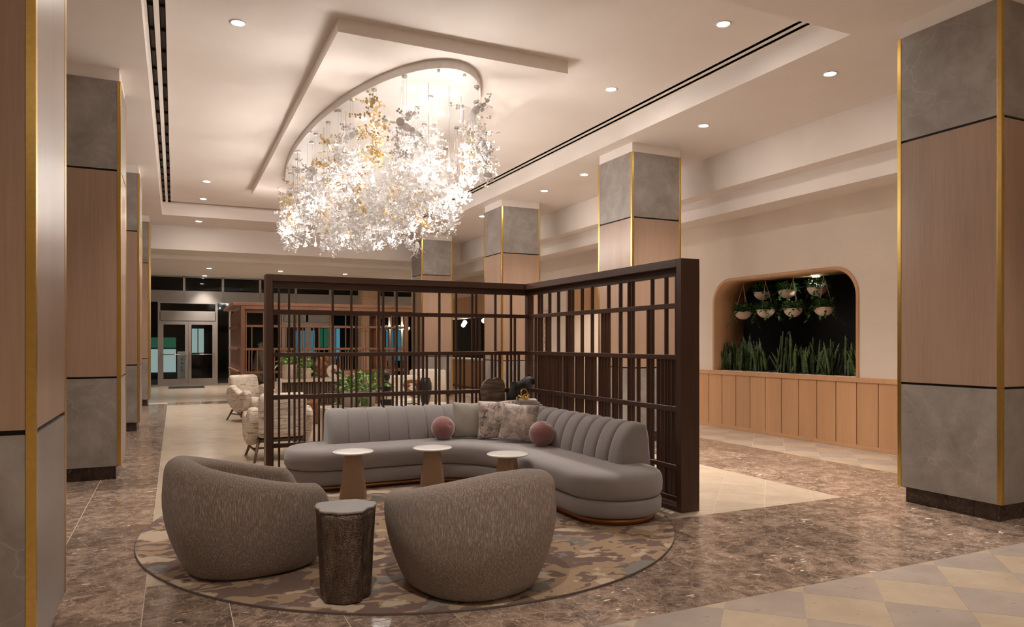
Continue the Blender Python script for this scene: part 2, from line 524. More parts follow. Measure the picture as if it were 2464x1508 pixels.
# distant marble, laid as continuous bands
struct(box('floor', 'marble', (-1.74, -.15, yl[-1], 18.25, -.01, 0)))
struct(box('floor', 'marble', (5.47, 7.0, yl[11], 25.4, -.01, 0)))
rect_tiles([-.15, .55, 1.25, 1.95, 2.65, 3.35, 4.05, 4.75, 5.47], [17.75, 18.55])
struct(box('floor', 'beige2', (-1.74, 5.47, 18.55, 25.4, -.01, 0)))
struct(box('floor', 'marble', (-6, -1.74, 3.02, 25.4, -.01, 0)))
Dg = .57
def diamonds(x0, x1, y0, y1, cx, cy, mats, name, skip=None):
    h = Dg / 2; n = 0
    g = .0016
    for i in range(int((x0 - cx) / h) - 2, int((x1 - cx) / h) + 3):
        for j in range(int((y0 - cy) / h) - 2, int((y1 - cy) / h) + 3):
            if (i + j) % 2: continue
            px, py = cx + i * h, cy + j * h
            if skip and skip(px, py): continue
            p = clip_rect([(px - h + g, py), (px, py - h + g), (px + h - g, py), (px, py + h - g)], x0, x1, y0, y1)
            if len(p) >= 3:
                tile(name, p, mats(i, j))
RUG = (1.75, 5.56, 2.0, 2.12)
def under_rug(x, y): return ((x - RUG[0]) / (RUG[2] - .45)) ** 2 + ((y - RUG[1]) / (RUG[3] - .45)) ** 2 < 1
diamonds(XB0, XB1, YF1, 8.6, 4.617, 4.968, lambda i, j: 'beige', 'limestone_tile', under_rug)
struct(box('floor', 'beige', (XB0, XB1, 8.6, YBK, -.01, 0)))
# chequered field in front and along the panelled wall
diamonds(.8, 8.15, 0.9, YF0, 2.9, 2.939, lambda i, j: 'greyt' if i % 2 == 0 else 'beige2', 'chequer_tile')
struct(box('floor', 'beige2', (-6, .8, -8, YF0, -.01, 0)))
struct(box('floor', 'beige2', (.8, 11.5, -8, .9, -.01, 0)))
diamonds(7.0, 8.15, YF1, 10.2, 2.9, 2.939, lambda i, j: 'greyt' if i % 2 == 0 else 'beige2', 'chequer_tile')
struct(box('floor', 'beige2', (7.0, 11.5, 10.2, 25.4, -.01, 0)))

# ------------------------------------------------------------ ceiling
ZC, ZS = 4.46, 4.21
TX0, TX1, TY0, TY1 = -.25, 5.585, 4.605, 17.52
SL = [(-.222, -.181), (-.122, -.081)]; SR = [(5.386, 5.424), (5.486, 5.524)]
def ceil(b): return struct(box('ceiling', 'paint', b))
xs = [TX0] + [q for a in SL + SR for q in a] + [TX1]
for a, b in zip(xs[0::2], xs[1::2]): ceil((a, b, TY0, TY1, ZC, ZC + .1))
for a, b in SL + SR:
    ceil((a, b, TY0, 5.02, ZC, ZC + .1)); ceil((a, b, 17.31, TY1, ZC, ZC + .1))
ceil((-6, TX0, -8, 19.08, ZS, 4.6)); ceil((TX1, 7.36, -8, 19.08, ZS, 4.6))
ceil((TX0, TX1, -8, TY0, ZS, 4.6)); ceil((TX0, TX1, TY1, 19.08, ZS, 4.6))
ceil((7.36, 7.65, -8, 25.6, 3.684, 4.6)); ceil((7.65, 11.5, -8, 25.6, 3.39, 4.6))
ceil((-6, 7.36, 19.08, 20.3, 3.64, 4.6)); ceil((-6, 7.36, 20.3, 25.6, 3.54, 4.6))
# stepped box carrying the chandelier
ceil((1.39, 3.875, 6.805, 15.1, 4.325, ZC + .02))
def diffuser(name, sl, label):
    o = empty(name, (0, 0, ZC)); tag(o, label, 'air vent')
    for a, b in sl:
        m = MB()
        m.box(a - .006, a, 5.02, 17.31, .0, .04); m.box(b, b + .006, 5.02, 17.31, 0, .04); m.box(a - .006, b + .006, 5.02, 17.31, .04, .046)
        m.box(a, b, 5.014, 5.02, .0, .04); m.box(a, b, 17.31, 17.316, .0, .04)
        m.obj('channel', 'slot', o)
        y = 5.05
        while y < 17.2:
            MB().box(a, b, y, y + .012, .006, .04).obj('divider', 'black', o); y += .563
    return o
diffuser('slot_diffuser', SL, 'twin dark slot diffuser in the ceiling edge above the left columns')
diffuser('slot_diffuser', SR, 'twin dark slot diffuser in the ceiling edge beside the right columns')
o = tag(empty('slot_diffuser', (0, 0, ZC)), 'thin slot diffuser across the far end of the raised ceiling', 'air vent')
for y in (17.19, 17.28): MB().box(-.08, 5.386, y, y + .03, -.004, .01).obj('channel', 'slot', o)

# ------------------------------------------------------------ walls
WX, WE = 8.17, 9.79
NY0, NY1, NZ0, NZ1, NR = 6.607, 9.445, .945, 2.44, .40
hole = fillet([(NY0, NZ0, 0), (NY1, NZ0, 0), (NY1, NZ1, NR), (NY0, NZ1, NR)], 12)     # in (y,z)
def wall_with_niche(x0, x1, ya, yb, za, zb):
    m = MB()
    m.box(x0, x1, ya, NY0, za, zb); m.box(x0, x1, NY1, yb, za, zb); m.box(x0, x1, NY0, NY1, za, NZ0)
    m.box(x0, x1, NY0, NY1, NZ1, zb)
    for (cy, sg) in ((NY0, 1), (NY1, -1)):      # rounded upper corners
        arc = [(cy, NZ1)]
        for k in range(13):
            a = PI / 2 * k / 12
            arc.append((cy + sg * (NR - NR * math.sin(a)), NZ1 - (NR - NR * math.cos(a))))
        b = len(m.v); n = len(arc)
        m.v += [(x0, p[0], p[1]) for p in arc] + [(x1, p[0], p[1]) for p in arc]
        m.face(range(b, b + n)); m.face(range(b + n, b + 2 * n))
        for i in range(n):
            j = (i + 1) % n
            m.face((b + i, b + j, b + n + j, b + n + i))
    return m
wr = struct(wall_with_niche(WX, WX + .16, -8, WE, .0, 3.39).obj('wall_right', 'wallpaint'))
struct(box('wall_back', 'wallpaint', (-6, 11.5, -8.1, -8, 0, 4.6)))
struct(box('wall_left', 'wallpaint', (-6.1, -6, -8, 25.6, 0, 4.6)))
struct(box('wall_right', 'wallpaint', (11.5, 11.6, -8, 25.6, 0, 4.6)))
# oak wainscot: single boards with recessed joints, cap rail and skirting
ws = [4.06, 4.38, 4.70, 5.03, 5.35, 5.67, 5.99, 6.311, 6.632, 6.961, 7.282, 7.607, 7.928, 8.251, 8.573, 8.885, 9.204, 9.528, 9.80]
for a, b in zip(ws, ws[1:]):
    MB().box(WX - .022, WX, a + .007, b - .007, .055, .875).obj('oak_board', 'oak', wr, .002)
    MB().box(WX - .010, WX, b - .007, b + .007, .055, .875).obj('joint_strip', 'oakdark', wr)
struct(box('trim_1', 'oak', (WX - .035, WX + .16, 4.0, WE + .02, .875, .94), None, .004))
struct(box('baseboard_right', 'oak', (WX - .027, WX, 4.0, WE, 0, .055), None, .003))
# curved oak lining of the niche
def niche_lining():
    m = MB(); inn = fillet([(NY0 + .045, NZ0, 0), (NY1 - .045, NZ0, 0), (NY1 - .045, NZ1 - .045, NR - .03), (NY0 + .045, NZ1 - .045, NR - .03)], 12)
    out = fillet([(NY0, NZ0, 0), (NY1, NZ0, 0), (NY1, NZ1, NR), (NY0, NZ1, NR)], 12)
    n = len(inn); b = len(m.v); xa, xb = WX - .014, WX + .62
    for x, P in ((xa, out), (xa, inn), (xb, inn), (xb, out)): m.v += [(x, y, z) for y, z in P]
    for k in range(4):
        for i in range(1, n):
            j = (i + 1) % n
            m.face((b + k * n + i, b + k * n + j, b + ((k + 1) % 4) * n + j, b + ((k + 1) % 4) * n + i), True)
    return m
ln = struct(niche_lining().obj('trim_2', 'oak'))
o = tag(empty('planter_trough', (WX, 0, NZ0 - .3)), 'long planter bed of dark soil in the arched wall niche', 'planter')
MB().box(.16, .62, NY0, NY1, 0, .2).obj('trough', 'oakdark', o)
so = MB(); nx, ny = 6, 48
for i in range(nx + 1):
    for j in range(ny + 1):
        so.v.append((.02 + .60 * i / nx, NY0 + .05 + (NY1 - NY0 - .1) * j / ny, .285 + random.random() * .03))
for i in range(nx):
    for j in range(ny):
        a = i * (ny + 1) + j; so.face((a, a + ny + 1, a + ny + 2, a + 1), True)
so.obj('soil', 'soil', o)
# dark room behind the niche with an amber arch
struct(box('wall_niche_back', 'darkwall', (10.3, 10.4, 4.5, WE, 0, 3.39)))
struct(box('wall_niche_side', 'darkwall', (WX + .16, 10.3, WE - .1, WE, 0, 3.39)))
struct(box('wall_niche_side', 'darkwall', (WX + .16, 10.3, 4.5, 4.6, 0, 3.39)))
struct(box('ceiling', 'darkwall', (WX + .16, 10.3, 4.6, WE - .1, 2.9, 3.0)))
m = MB(); A = [(6.95 + .32 * math.cos(q), 1.62 + .32 * math.sin(q)) for q in [PI * k / 14 for k in range(15)]]
A = [(7.27, 0)] + A + [(6.63, 0)]; A2 = [(6.95 + (y - 6.95) * .72, z * .94 if z > 1 else z) for y, z in A]
n = len(A)
for x, P in ((9.55, A), (9.55, A2), (9.85, A2), (9.85, A)): m.v += [(x, y, z) for y, z in P]
for k in range(4):
    for i in range(n - 1): m.face((k * n + i, k * n + i + 1, ((k + 1) % 4) * n + i + 1, ((k + 1) % 4) * n + i), True)
tag(m.obj('arched_frame', 'oak'), 'amber wood arch in the dark room behind the niche plants', 'arch')
# wall beyond the niche: reception recess with oak header
struct(box('wall_recess', 'wallpaint', (WX + .16, 10.2, WE, WE + .1, 0, 3.39)))
struct(box('wall_recess', 'wallpaint', (10.2, 10.3, WE, 14.6, 0, 3.39)))
struct(box('wall_recess', 'wallpaint', (WX + .16, 10.3, 14.6, 14.7, 0, 3.39)))
struct(box('wall_right', 'wallpaint', (WX, WX + .16, 14.4, 19.2, 0, 3.39)))
struct(box('wall_right', 'wallpaint', (WX, WX + .16, WE, 14.4, 2.66, 3.39)))
hd = tag(empty('reception_header', (0, 0, 0)), 'honey oak panelled header above the reception opening', 'wood panel')
for k in range(9):
    y = WE + .02 + .51 * k
    MB().box(WX - .02, WX + .14, y + .006, min(y + .504, 14.4), 2.11, 2.66).obj('oak_board', 'oak', hd, .003)
rd = tag(empty('reception_desk', (0, 0, 0)), 'brown wood reception desk in the recess behind the right screen', 'desk')
MB().box(9.1, 9.6, 10.4, 14.2, 0, .98).obj('body', 'walnut2', rd); MB().box(9.05, 9.65, 10.35, 14.25, .98, 1.02).obj('top', 'trav', rd)
tag(box('crystal_panel', 'quartz', (WX - .05, WX, 15.25, 15.62, .9, 2.2)), 'tall white and brown crystal art panel on the far cream wall', 'artwork')

# ------------------------------------------------------------ columns
CW, CD = .85, .88
def skirt(m, x0, x1, y0, y1): m.box(x0, x1, y0, y1, 0, .14)
def make_column():
    r = empty('column')
    MB().box(.02, CW - .02, .02, CD - .02, .13, 4.07).obj('core', 'black', r)
    MB().box(.06, CW - .06, .06, CD - .06, 0, .14).obj('plinth_core', 'black', r)
    g = .0015
    for k in range(2):                      # skirting stones of the plinth
        a, b = (.045, .60) if k == 0 else (.60, CW - .045)
        MB().box(a + g, b - g, .045, .06, 0, .139).obj('skirting_stone', 'marbled', r); MB().box(a + g, b - g, CD - .06, CD - .045, 0, .139).obj('skirting_stone', 'marbled', r)
        a, b = (.06, .24) if k == 0 else (.24, CD - .06)
        MB().box(.045, .06, a + g, b - g, 0, .139).obj('skirting_stone', 'marbled', r); MB().box(CW - .06, CW - .045, a + g, b - g, 0, .139).obj('skirting_stone', 'marbled', r)
    s = .034
    for z0, z1, mt, nm in ((.139, 1.035, 'stone', 'stone_panel'), (1.055, 3.15, 'oak_col', 'oak_panel'), (3.17, 4.075, 'stone', 'stone_panel')):
        MB().box(s, CW - s, 0, .021, z0, z1).obj(nm, mt, r); MB().box(s, CW - s, CD - .021, CD, z0, z1).obj(nm, mt, r)
        MB().box(0, .021, s, CD - s, z0, z1).obj(nm, mt, r); MB().box(CW - .021, CW, s, CD - s, z0, z1).obj(nm, mt, r)
    for x in (0, CW - s):
        for y in (0, CD - s):
            MB().box(x - .003 if x == 0 else x, x + s if x == 0 else x + s + .003, y - .003 if y == 0 else y, y + s if y == 0 else y + s + .003, .139, 4.075).obj('brass_corner', 'brass', r, .003)
    MB().box(.012, CW - .012, .012, CD - .012, 4.07, ZS + .005).obj('cap', 'paint', r)
    return r
rows = [3.41, 8.362, 12.785, 17.8]
c0 = make_column()
lab = ['stone and oak column with brass corners nearest on the right', 'stone and oak column right behind the lattice screen corner, second on the right',
       'stone and oak column between the lattice panels, third on the right', 'stone and oak column farthest back on the right side']
labl = ['stone and oak column cut by the left edge, nearest on the left', 'stone and oak column second in the left row with full grey base',
        'slim looking stone and oak column third in the left row', 'farthest stone and oak column of the left row beside the glass doors']
c0.location = (5.79, rows[0], 0); tag(c0, lab[0], 'column', 'clad columns')
for k in range(1, 4): dup(c0, (5.79, rows[k], 0), None, lab[k])
for k in range(4): dup(c0, (-.5 - CW, rows[k] - (.03 if k == 0 else 0), 0), None, labl[k])

# ------------------------------------------------------------ recessed downlights
lampdata = {}
def spot(name, loc, power, parent, ang=88, blend=1.0, rad=.05, col=WARM):
    key = (power, ang)
    if key not in lampdata:
        L = bpy.data.lights.new('downlight_lamp', 'SPOT'); L.energy = power; L.spot_size = math.radians(ang); L.spot_blend = blend
        L.shadow_soft_size = rad; L.color = col; lampdata[key] = L
    o = bpy.data.objects.new(name, lampdata[key]); COL.objects.link(o); o.parent = parent; o.location = loc
    return o
def make_down():
    r = empty('downlight')
    m = MB(); m.lathe([(.058, -.001), (.075, -.004), (.078, -.001), (.078, .004), (.058, .004)], 28); m.obj('trim_ring', 'white', r)
    MB().lathe([(.0581, -.0012), (.0581, .003)], 28).obj('lens', 'led', r)
    spot('lamp', (0, 0, -.012), P_DOWN, r)
    return r
d0 = make_down(); first = True
def down(x, y, z, label):
    global first
    if first: d0.location = (x, y, z - .004); tag(d0, label, 'ceiling light', 'recessed ceiling downlights'); first = False
    else: dup(d0, (x, y, z - .004), None, label)
down(.55, 7.33, ZC, 'recessed downlight left of the chandelier box, nearest on that side')
down(4.77, 5.37, ZC, 'recessed downlight near the front end of the right slot diffuser')
down(4.77, 7.33, ZC, 'recessed downlight between the chandelier box and the right slot diffuser')
down(.55, 14.79, ZC, 'recessed downlight left of the far end of the chandelier box')
down(.55, 16.61, ZC, 'recessed downlight just before the far thin slot diffuser')
for y, t in ((5.37, 'right soffit nearest the big right column'), (7.35, 'right soffit in front of the second right column'), (10.34, 'right soffit just behind the second right column'),
             (11.77, 'right soffit before the third right column'), (14.72, 'right soffit behind the third right column'), (16.73, 'right soffit before the farthest right column')):
    down(6.2, y, ZS, 'recessed downlight in the ' + t)
down(.505, 18.12, ZS, 'recessed downlight in the soffit past the raised ceiling')
for x, y, t in ((.9, 22.4, 'left of the pair'), (.87, 24.95, 'nearest the glass doors'), (2.87, 22.4, 'above the left screen post'), (4.82, 22.5, 'above the middle of the screen')):
    down(x, y, 3.54, 'recessed downlight in the low far ceiling, ' + t)
for x, y in [(-2.6, 5.5), (-2.6, 10.5), (-2.6, 15.5)] + [(.55, 2.2), (4.77, 2.2)] + [(x_, y_) for x_ in (-1.0, 1.2, 3.0, 5.0) for y_ in (-2.6, -5.0)]:  # unseen downlights added as fill light
    down(x, y, ZS, 'added fill downlight in the lobby ceiling outside the view')

down(9.3, 13.7, 3.39, 'added downlight that brightens the reception recess, hidden by its oak header')  # both recess lamps are added to brighten its walls
down(9.3, 11.6, 3.39, 'added downlight that brightens the reception recess near the niche wall, hidden')
down(9.7, 21.6, 3.39, 'added downlight that brightens the far bar, hidden by the bar header')  # added so the bar shelves are not black

# ------------------------------------------------------------ lattice screens
L1 = [0.974, 1.074, 1.521, 1.719, 2.017, 2.067, 2.219, 2.418, 2.716, 2.918, 3.116, 3.166, 3.41, 3.613]
L2 = [1.128, 1.176, 1.772, 2.471, 2.523, 3.212, 3.663]
L3 = [1.229, 1.327, 1.377, 1.425, 1.576, 1.629, 1.924, 2.174, 2.274, 2.321, 2.567, 2.673, 2.817, 2.967, 3.016, 3.266, 3.366, 3.464, 3.564, 3.714]
R1 = [7.443, 7.384, 7.183, 6.977, 6.736, 6.667, 6.467, 6.266, 5.961, 5.754, 5.611, 5.552, 5.25, 5.05, 4.906]
R2 = [7.531, 7.253, 6.782, 6.069, 6.018, 5.309]
R3 = [7.318, 7.116, 7.042, 6.919, 6.839, 6.581, 6.529, 6.378, 6.325, 6.218, 6.119, 5.873, 5.826, 5.462, 5.161, 5.109, 5.017, 4.963]
RAILS = [(.055, .10), (.325, .365), (.815, .86), (1.255, 1.297), (1.69, 1.733), (1.962, 2.028)]
def screen(label, corner, x_left, y_front, xs3, ys3, wz='walnut', wx='walnut_h', wy='walnut_y', name='lattice_screen', dep=.19):
    # corner = inner corner (x, y); one panel runs to x_left, the other to y_front
    cx, cy = corner
    r = tag(empty(name, (0, 0, 0)), label, 'room divider', 'lattice room dividers')
    T = 2.095; a, b = .055, .055
    sy = 1 if y_front < cy else -1          # panel on the far side of the sitting area
    sx = 1 if x_left < cx else -1
    y0, y1 = sorted((cy, cy + sy * dep)); x0, x1 = sorted((cx, cx + sx * dep))
    ya, yb = sorted((cy + sy * .073, cy + sy * .108)); xa, xb = sorted((cx + sx * .073, cx + sx * .108))
    Xo = cx + sx * dep; Yo = cy + sy * dep
    def bx(n, mt, X0, X1, Y0, Y1, z0, z1):
        MB().box(min(X0, X1), max(X0, X1), min(Y0, Y1), max(Y0, Y1), z0, z1).obj(n, mt, r, .002, 1)
    bx('post', wz, x_left, x_left + sx * .065, y0, y1, 0, T); bx('post', wz, x0, x1, y_front, y_front + sy * .065, 0, T)
    bx('post', wz, cx + sx * .055, cx + sx * .135, cy + sy * .055, cy + sy * .135, 0, T - .06)
    bx('top_beam', wx, x_left + sx * .065, Xo, y0, y1, T - .067, T); bx('top_beam', wy, x0, x1, y_front + sy * .065, cy, T - .067, T)
    bx('bottom_beam', wx, x_left + sx * .065, Xo, y0, y1, 0, .042); bx('bottom_beam', wy, x0, x1, y_front + sy * .065, cy, 0, .042)
    for z0, z1 in RAILS:
        bx('rail', wx, x_left + sx * .065, cx + sx * .055, cy + sy * .066, cy + sy * .112, z0, z1)
        bx('rail', wy, cx + sx * .066, cx + sx * .112, y_front + sy * .065, cy + sy * .055, z0, z1)
    tops = (1.962, 1.69, 1.255)
    for lst, top in zip(xs3, tops):
        for x in lst: bx('slat', wz, x - .0095, x + .0095, ya, yb, .10, top)
    for lst, top in zip(ys3, tops):
        for y in lst: bx('slat', wz, xa, xb, y - .0095, y + .0095, .10, top)
    # closing slats against the posts
    bx('slat', wz, x_left + sx * .065, x_left + sx * .083, ya, yb, .10, 1.962)
    bx('slat', wz, xa, xb, y_front + sy * .065, y_front + sy * .083, .10, 1.962)
    return r
screen('L-shaped dark walnut lattice screen wrapped around the grey curved sofa', (3.763, 7.617), .836, 4.737, (L1, L2, L3), (R1, R2, R3))
# second screen further back, red-brown
xs_a = [1.116 + .1 + .31 * k for k in range(10)]
xs_b = [x + .10 for x in xs_a] ; xs_c = [x + .05 for x in xs_a] + [x + .2 for x in xs_a]
s2 = screen('red-brown walnut lattice enclosure behind the travertine console', (4.22, 14.4), 1.116, 17.0, (xs_a, xs_b, xs_c), ([15.2, 16.0], [15.6], [15.0, 15.4, 15.8, 16.4]), 'walnut2', 'walnut2', 'walnut2')
for k in range(13):
    y = 14.46 + .2 * k
    MB().box(1.12, 1.14, y, y + .185, .05, 2.03).obj('side_board', 'walnut2', s2)
for z in (.84, 1.275, 1.71): MB().box(1.07, 1.12, 14.40, 17.0, z - .02, z + .02).obj('side_rail', 'walnut2', s2)
MB().box(.98, 4.42, 14.2, 17.1, 2.095, 2.15).obj('cornice', 'walnut2', s2, .004)

# ------------------------------------------------------------ sofa
sf = tag(empty('curved_sofa', (0, 0, 0)), 'grey channel-tufted curved corner sofa in front of the lattice screen', 'sofa')
SB = .013
pl = fillet([(.955, 7.43, .32), (.955, 6.73, .36), (2.79, 6.73, .64), (2.79, 4.49, .39), (3.57, 4.49, .38), (3.57, 7.43, .93)], 14)
pl = resample(pl, .06)
def A2(p): return sum(p[i - 1][0] * p[i][1] - p[i][0] * p[i - 1][1] for i in range(len(p))) / 2
if A2(pl) < 0: pl = pl[::-1]
def cushion(prof, name, mat):
    m = MB()
    m.loops([[(x, y, z) for x, y in inset(pl, d)] for d, z in prof], True, True, True, True)
    return m.obj(name, mat, sf)
cushion([(.055, SB), (.055, .065)], 'kickplate', 'copper')
cushion([(.04, .066), (.018, .072), (.004, .09), (0, .115), (0, .175), (.006, .192), (.022, .203)], 'lower_cushion', 'sofa')
cushion([(.03, .205), (.008, .215), (-.006, .24), (-.010, .30), (-.006, .345), (.008, .375), (.035, .395), (.075, .405), (.11, .408)], 'seat_cushion', 'sofa')
# channelled back
path = []
def addp(x, y, tx, ty): path.append((Vector((x, y)), Vector((tx, ty)).normalized()))
N1 = 40
for k in range(N1): addp(1.36 + (2.62 - 1.36) * k / N1, 7.25, 1, 0)
for k in range(N1):
    q = PI / 2 * k / N1; addp(2.62 + .82 * math.sin(q), 6.43 + .82 * math.cos(q), math.cos(q), -math.sin(q))
for k in range(N1 + 1): addp(3.44, 6.43 - (6.43 - 4.90) * k / N1, 0, -1)
cum = [0]
for i in range(1, len(path)): cum.append(cum[-1] + (path[i][0] - path[i - 1][0]).length)
def at_s(s):
    s = max(0, min(cum[-1], s))
    for i in range(1, len(cum)):
        if cum[i] >= s:
            t = (s - cum[i - 1]) / max(1e-9, cum[i] - cum[i - 1])
            return path[i - 1][0].lerp(path[i][0], t), path[i - 1][1].lerp(path[i][1], t).normalized()
NCH = 20; cl = cum[-1] / NCH
SEC = [(.156, .395), (.154, .44), (.143, .50), (.124, .56), (.098, .62), (.066, .672), (.028, .708), (-.014, .727), (-.060, .728), (-.100, .712), (-.128, .675), (-.142, .61), (-.149, .50), (-.151, .36), (-.151, .22)]
for c in range(NCH):
    m = MB(); rings = []
    us = [0, .015, .05, .12, .25, .5, .75, .88, .95, .985, 1]
    if c == 0: us = [0, .01, .04, .09, .17, .28, .42, .6, .8, .92, .98, 1]
    if c == NCH - 1: us = [0, .02, .08, .2, .4, .58, .72, .83, .91, .96, .99, 1]
    for u in us:
        p, t = at_s((c + u) * cl)
        nrm = Vector((t.y, -t.x))           # towards the room
        bulge = 1 - abs(2 * u - 1) ** 6
        k = -.012 + .022 * bulge
        e = u if c == 0 else (1 - u if c == NCH - 1 else 1)
        q = 1.0
        if e < .3:
            q = math.sqrt(max(0, 1 - (1 - e / .3) ** 2)); k = .010 if (c == 0 or c == NCH - 1) else k
        ring = []
        for i, (ox, hz) in enumerate(SEC):
            nx_, nz_ = (SEC[min(i + 1, 14)][1] - SEC[max(i - 1, 0)][1], -(SEC[min(i + 1, 14)][0] - SEC[max(i - 1, 0)][0]))
            l_ = math.hypot(nx_, nz_); nx_ /= l_; nz_ /= l_
            kk = k if ox > -.12 else min(k, .004)
            kk -= .055 * (1 - q) * (1 if hz > .41 else .4)
            off, z = ox + nx_ * kk, hz + nz_ * kk
            ring.append((p.x + nrm.x * off, p.y + nrm.y * off, z))
        rings.append(ring)
    m.loops(rings, False, False, False, True)
    n = len(rings[0])
    m.face(range(0, n)); m.face(range(len(m.v) - n, len(m.v)))
    m.obj('back_channel', 'sofa', sf)
# corner shelf behind the back
ct = tag(empty('corner_shelf'), 'low dark corner shelf between sofa back and screen corner', 'shelf')
cp = [(3.05, 7.60), (3.12, 7.47), (3.30, 7.38), (3.47, 7.24), (3.60, 7.07), (3.69, 6.90), (3.745, 6.90), (3.745, 7.60)]
MB().prism(cp, .655, .69).obj('top', 'walnut_h', ct); MB().box(3.42, 3.70, 7.3, 7.55, .013, .655).obj('pedestal', 'walnut', ct)

# ------------------------------------------------------------ rug
rg = tag(empty('round_rug'), 'large round camouflage-patterned rug under the sofa and tub chairs', 'rug')
def ell(a, b, n=96): return [(RUG[0] + a * math.cos(2 * PI * k / n), RUG[1] + b * math.sin(2 * PI * k / n)) for k in range(n)]
MB().prism(ell(RUG[2] - .006, RUG[3] - .006), .001, .0125).obj('pile', 'rug', rg)
m = MB(); o1 = ell(RUG[2], RUG[3]); o2 = ell(RUG[2] - .006, RUG[3] - .006)
m.loops([[(x, y, 0.0005) for x, y in o1], [(x, y, .010) for x, y in o1], [(x, y, .0135) for x, y in inset(o1, .003)], [(x, y, .0120) for x, y in o2], [(x, y, 0.0005) for x, y in o2]], True, False, False, True)
m.obj('bound_edge', 'rugedge', rg)

# ------------------------------------------------------------ tub chairs
def make_tub():
    r = empty('tub_chair')
    NP, hw, hd = 112, .475, .53
    def sst(a, b, x):
        x = max(0, min(1, (x - a) / (b - a))); return x * x * (3 - 2 * x)
    rings = []
    for i in range(NP):
        ph = 2 * PI * i / NP                    # 0 = front
        d = abs((ph + PI) % (2 * PI) - PI)
        arm = sst(math.radians(38), math.radians(52), d)
        bk = max(0, min(1, (d - math.radians(42)) / math.radians(125)))
        bk = .35 * bk + .65 * bk * bk * (3 - 2 * bk)
        H = .37 + arm * (.535 + .185 * bk - .37)
        th = .10 + .05 * arm + .02 * bk
        cx, cy = math.sin(ph), math.cos(ph)
        ring = []
        def R(z, off):
            t = min(1, max(0, z / .46))
            k = .735 + .265 * math.sin(t * PI / 2) ** .9 - .05 * max(0, (z - .46) / .28) ** 1.5
            # superellipse plan
            n_ = 2.35
            den = (abs(cx) ** n_ + abs(cy) ** n_) ** (1 / n_)
            return (cx / den * (hw * k - off), cy / den * (hd * k - off))
        prof = [(0.055, .000), (.022, .004), (.004, .02), (0, .05)]
        for z_ in (.10, .16, .22, .28, .33): prof.append((0, z_))
        rr = th / 2; zt = H - rr
        for k in range(1, 5): prof.append((0, .33 + (zt - .33) * k / 4) if zt > .33 else (0, .33 + .001 * k))
        for k in range(1, 10):
            a = PI * k / 9
            prof.append((rr - rr * math.cos(a), max(zt, .334) + rr * math.sin(a)))
        for k in range(1, 4): prof.append((th + .01, max(zt, .334) - (max(zt, .334) - .30) * k / 3))
        for off, z in prof:
            x, y = R(max(0, z), off); ring.append((x, y, z))
        rings.append(ring)
    m = MB(); n = len(rings[0])
    for rg_ in rings: m.v += rg_
    for i in range(NP):
        j = (i + 1) % NP
        for k in range(n - 1): m.face((i * n + k, j * n + k, j * n + k + 1, i * n + k + 1), True)
    m.face([i * n for i in range(NP)]); m.face([i * n + n - 1 for i in range(NP)][::-1])
    m.obj('shell', 'boucle', r)
    def sel(s, z): 
        return [(s[0] * math.sin(2 * PI * k / 48), s[1] * math.cos(2 * PI * k / 48) + .02, z) for k in range(48)]
    m = MB(); m.loops([sel((.27, .33), .29), sel((.33, .39), .30), sel((.345, .405), .335), sel((.335, .395), .375), sel((.30, .36), .398), sel((.2, .25), .406)], True, True, True, True)
    m.obj('seat_cushion', 'boucle', r)
    return r
t0 = make_tub()
t0.location = (.445, 4.78, SB + .001); t0.scale = (.96, .97, .97); t0.rotation_euler = (0, 0, -math.radians(82))
tag(t0, 'taupe boucle tub chair on the left seen from its side', 'armchair', 'boucle tub chairs')
dup(t0, (1.555, 3.89, SB + .001), math.radians(12), 'taupe boucle tub chair with its back to the viewer right of the stump table')

# ------------------------------------------------------------ stump side table
st = tag(empty('stump_table', (.843, 3.93, SB)), 'bronze tree-stump side table between the two tub chairs', 'side table')
def lob(a, z=0): return .055 * math.sin(3 * a + .7) + .045 * math.sin(5 * a + 2.1) + .03 * math.sin(9 * a) + .012 * math.sin(17 * a + z * 9)
prof = [(.112, 0), (.128, .006), (.134, .03)] + [(.134 + .024 * (z / .5) ** 1.3, z) for z in [.06 + .03 * k for k in range(14)]] + [(.160, .487)]
MB().lathe(prof, 72, (0, 0, 0), True, lob).obj('trunk', 'stump', st)
MB().lathe([(.156, .4875), (.163, .489), (.163, .496), (.158, .499)], 72, (0, 0, 0), False, lob).obj('top', 'stumptop', st)

# ------------------------------------------------------------ small round tables
def make_drink():
    r = empty('drink_table'); H = .425
    MB().lathe([(.165, H - .016), (.178, H - .010), (.180, H - .004), (.176, H), (.10, H + .0005)], 48).obj('top', 'whitetop', r)
    def rc(w, d, z): return [(x, y, z) for x, y in fillet([(-w, -d, .02), (w, -d, .02), (w, d, .02), (-w, d, .02)], 4)]
    MB().loops([rc(.118, .075, .010), rc(.072, .05, H - .02)], True, True, True, False).obj('pedestal', 'bronze', r)
    MB().loops([rc(.16, .10, 0), rc(.16, .10, .008), rc(.14, .09, .012)], True, True, True, False).obj('foot', 'bronze', r)
    MB().lathe([(.06, H - .024), (.06, H - .016)], 24).obj('collar', 'bronze', r)
    return r
b0 = make_drink(); b0.location = (1.435, 6.36, SB); b0.rotation_euler = (0, 0, -.3)
tag(b0, 'white round drink table on bronze pedestal, left of the three', 'side table', 'white round drink tables')
dup(b0, (2.146, 6.28, SB), -.4, 'white round drink table on bronze pedestal, middle of the three')
dup(b0, (2.614, 5.65, SB), -.9, 'white round drink table on bronze pedestal, right of the three')

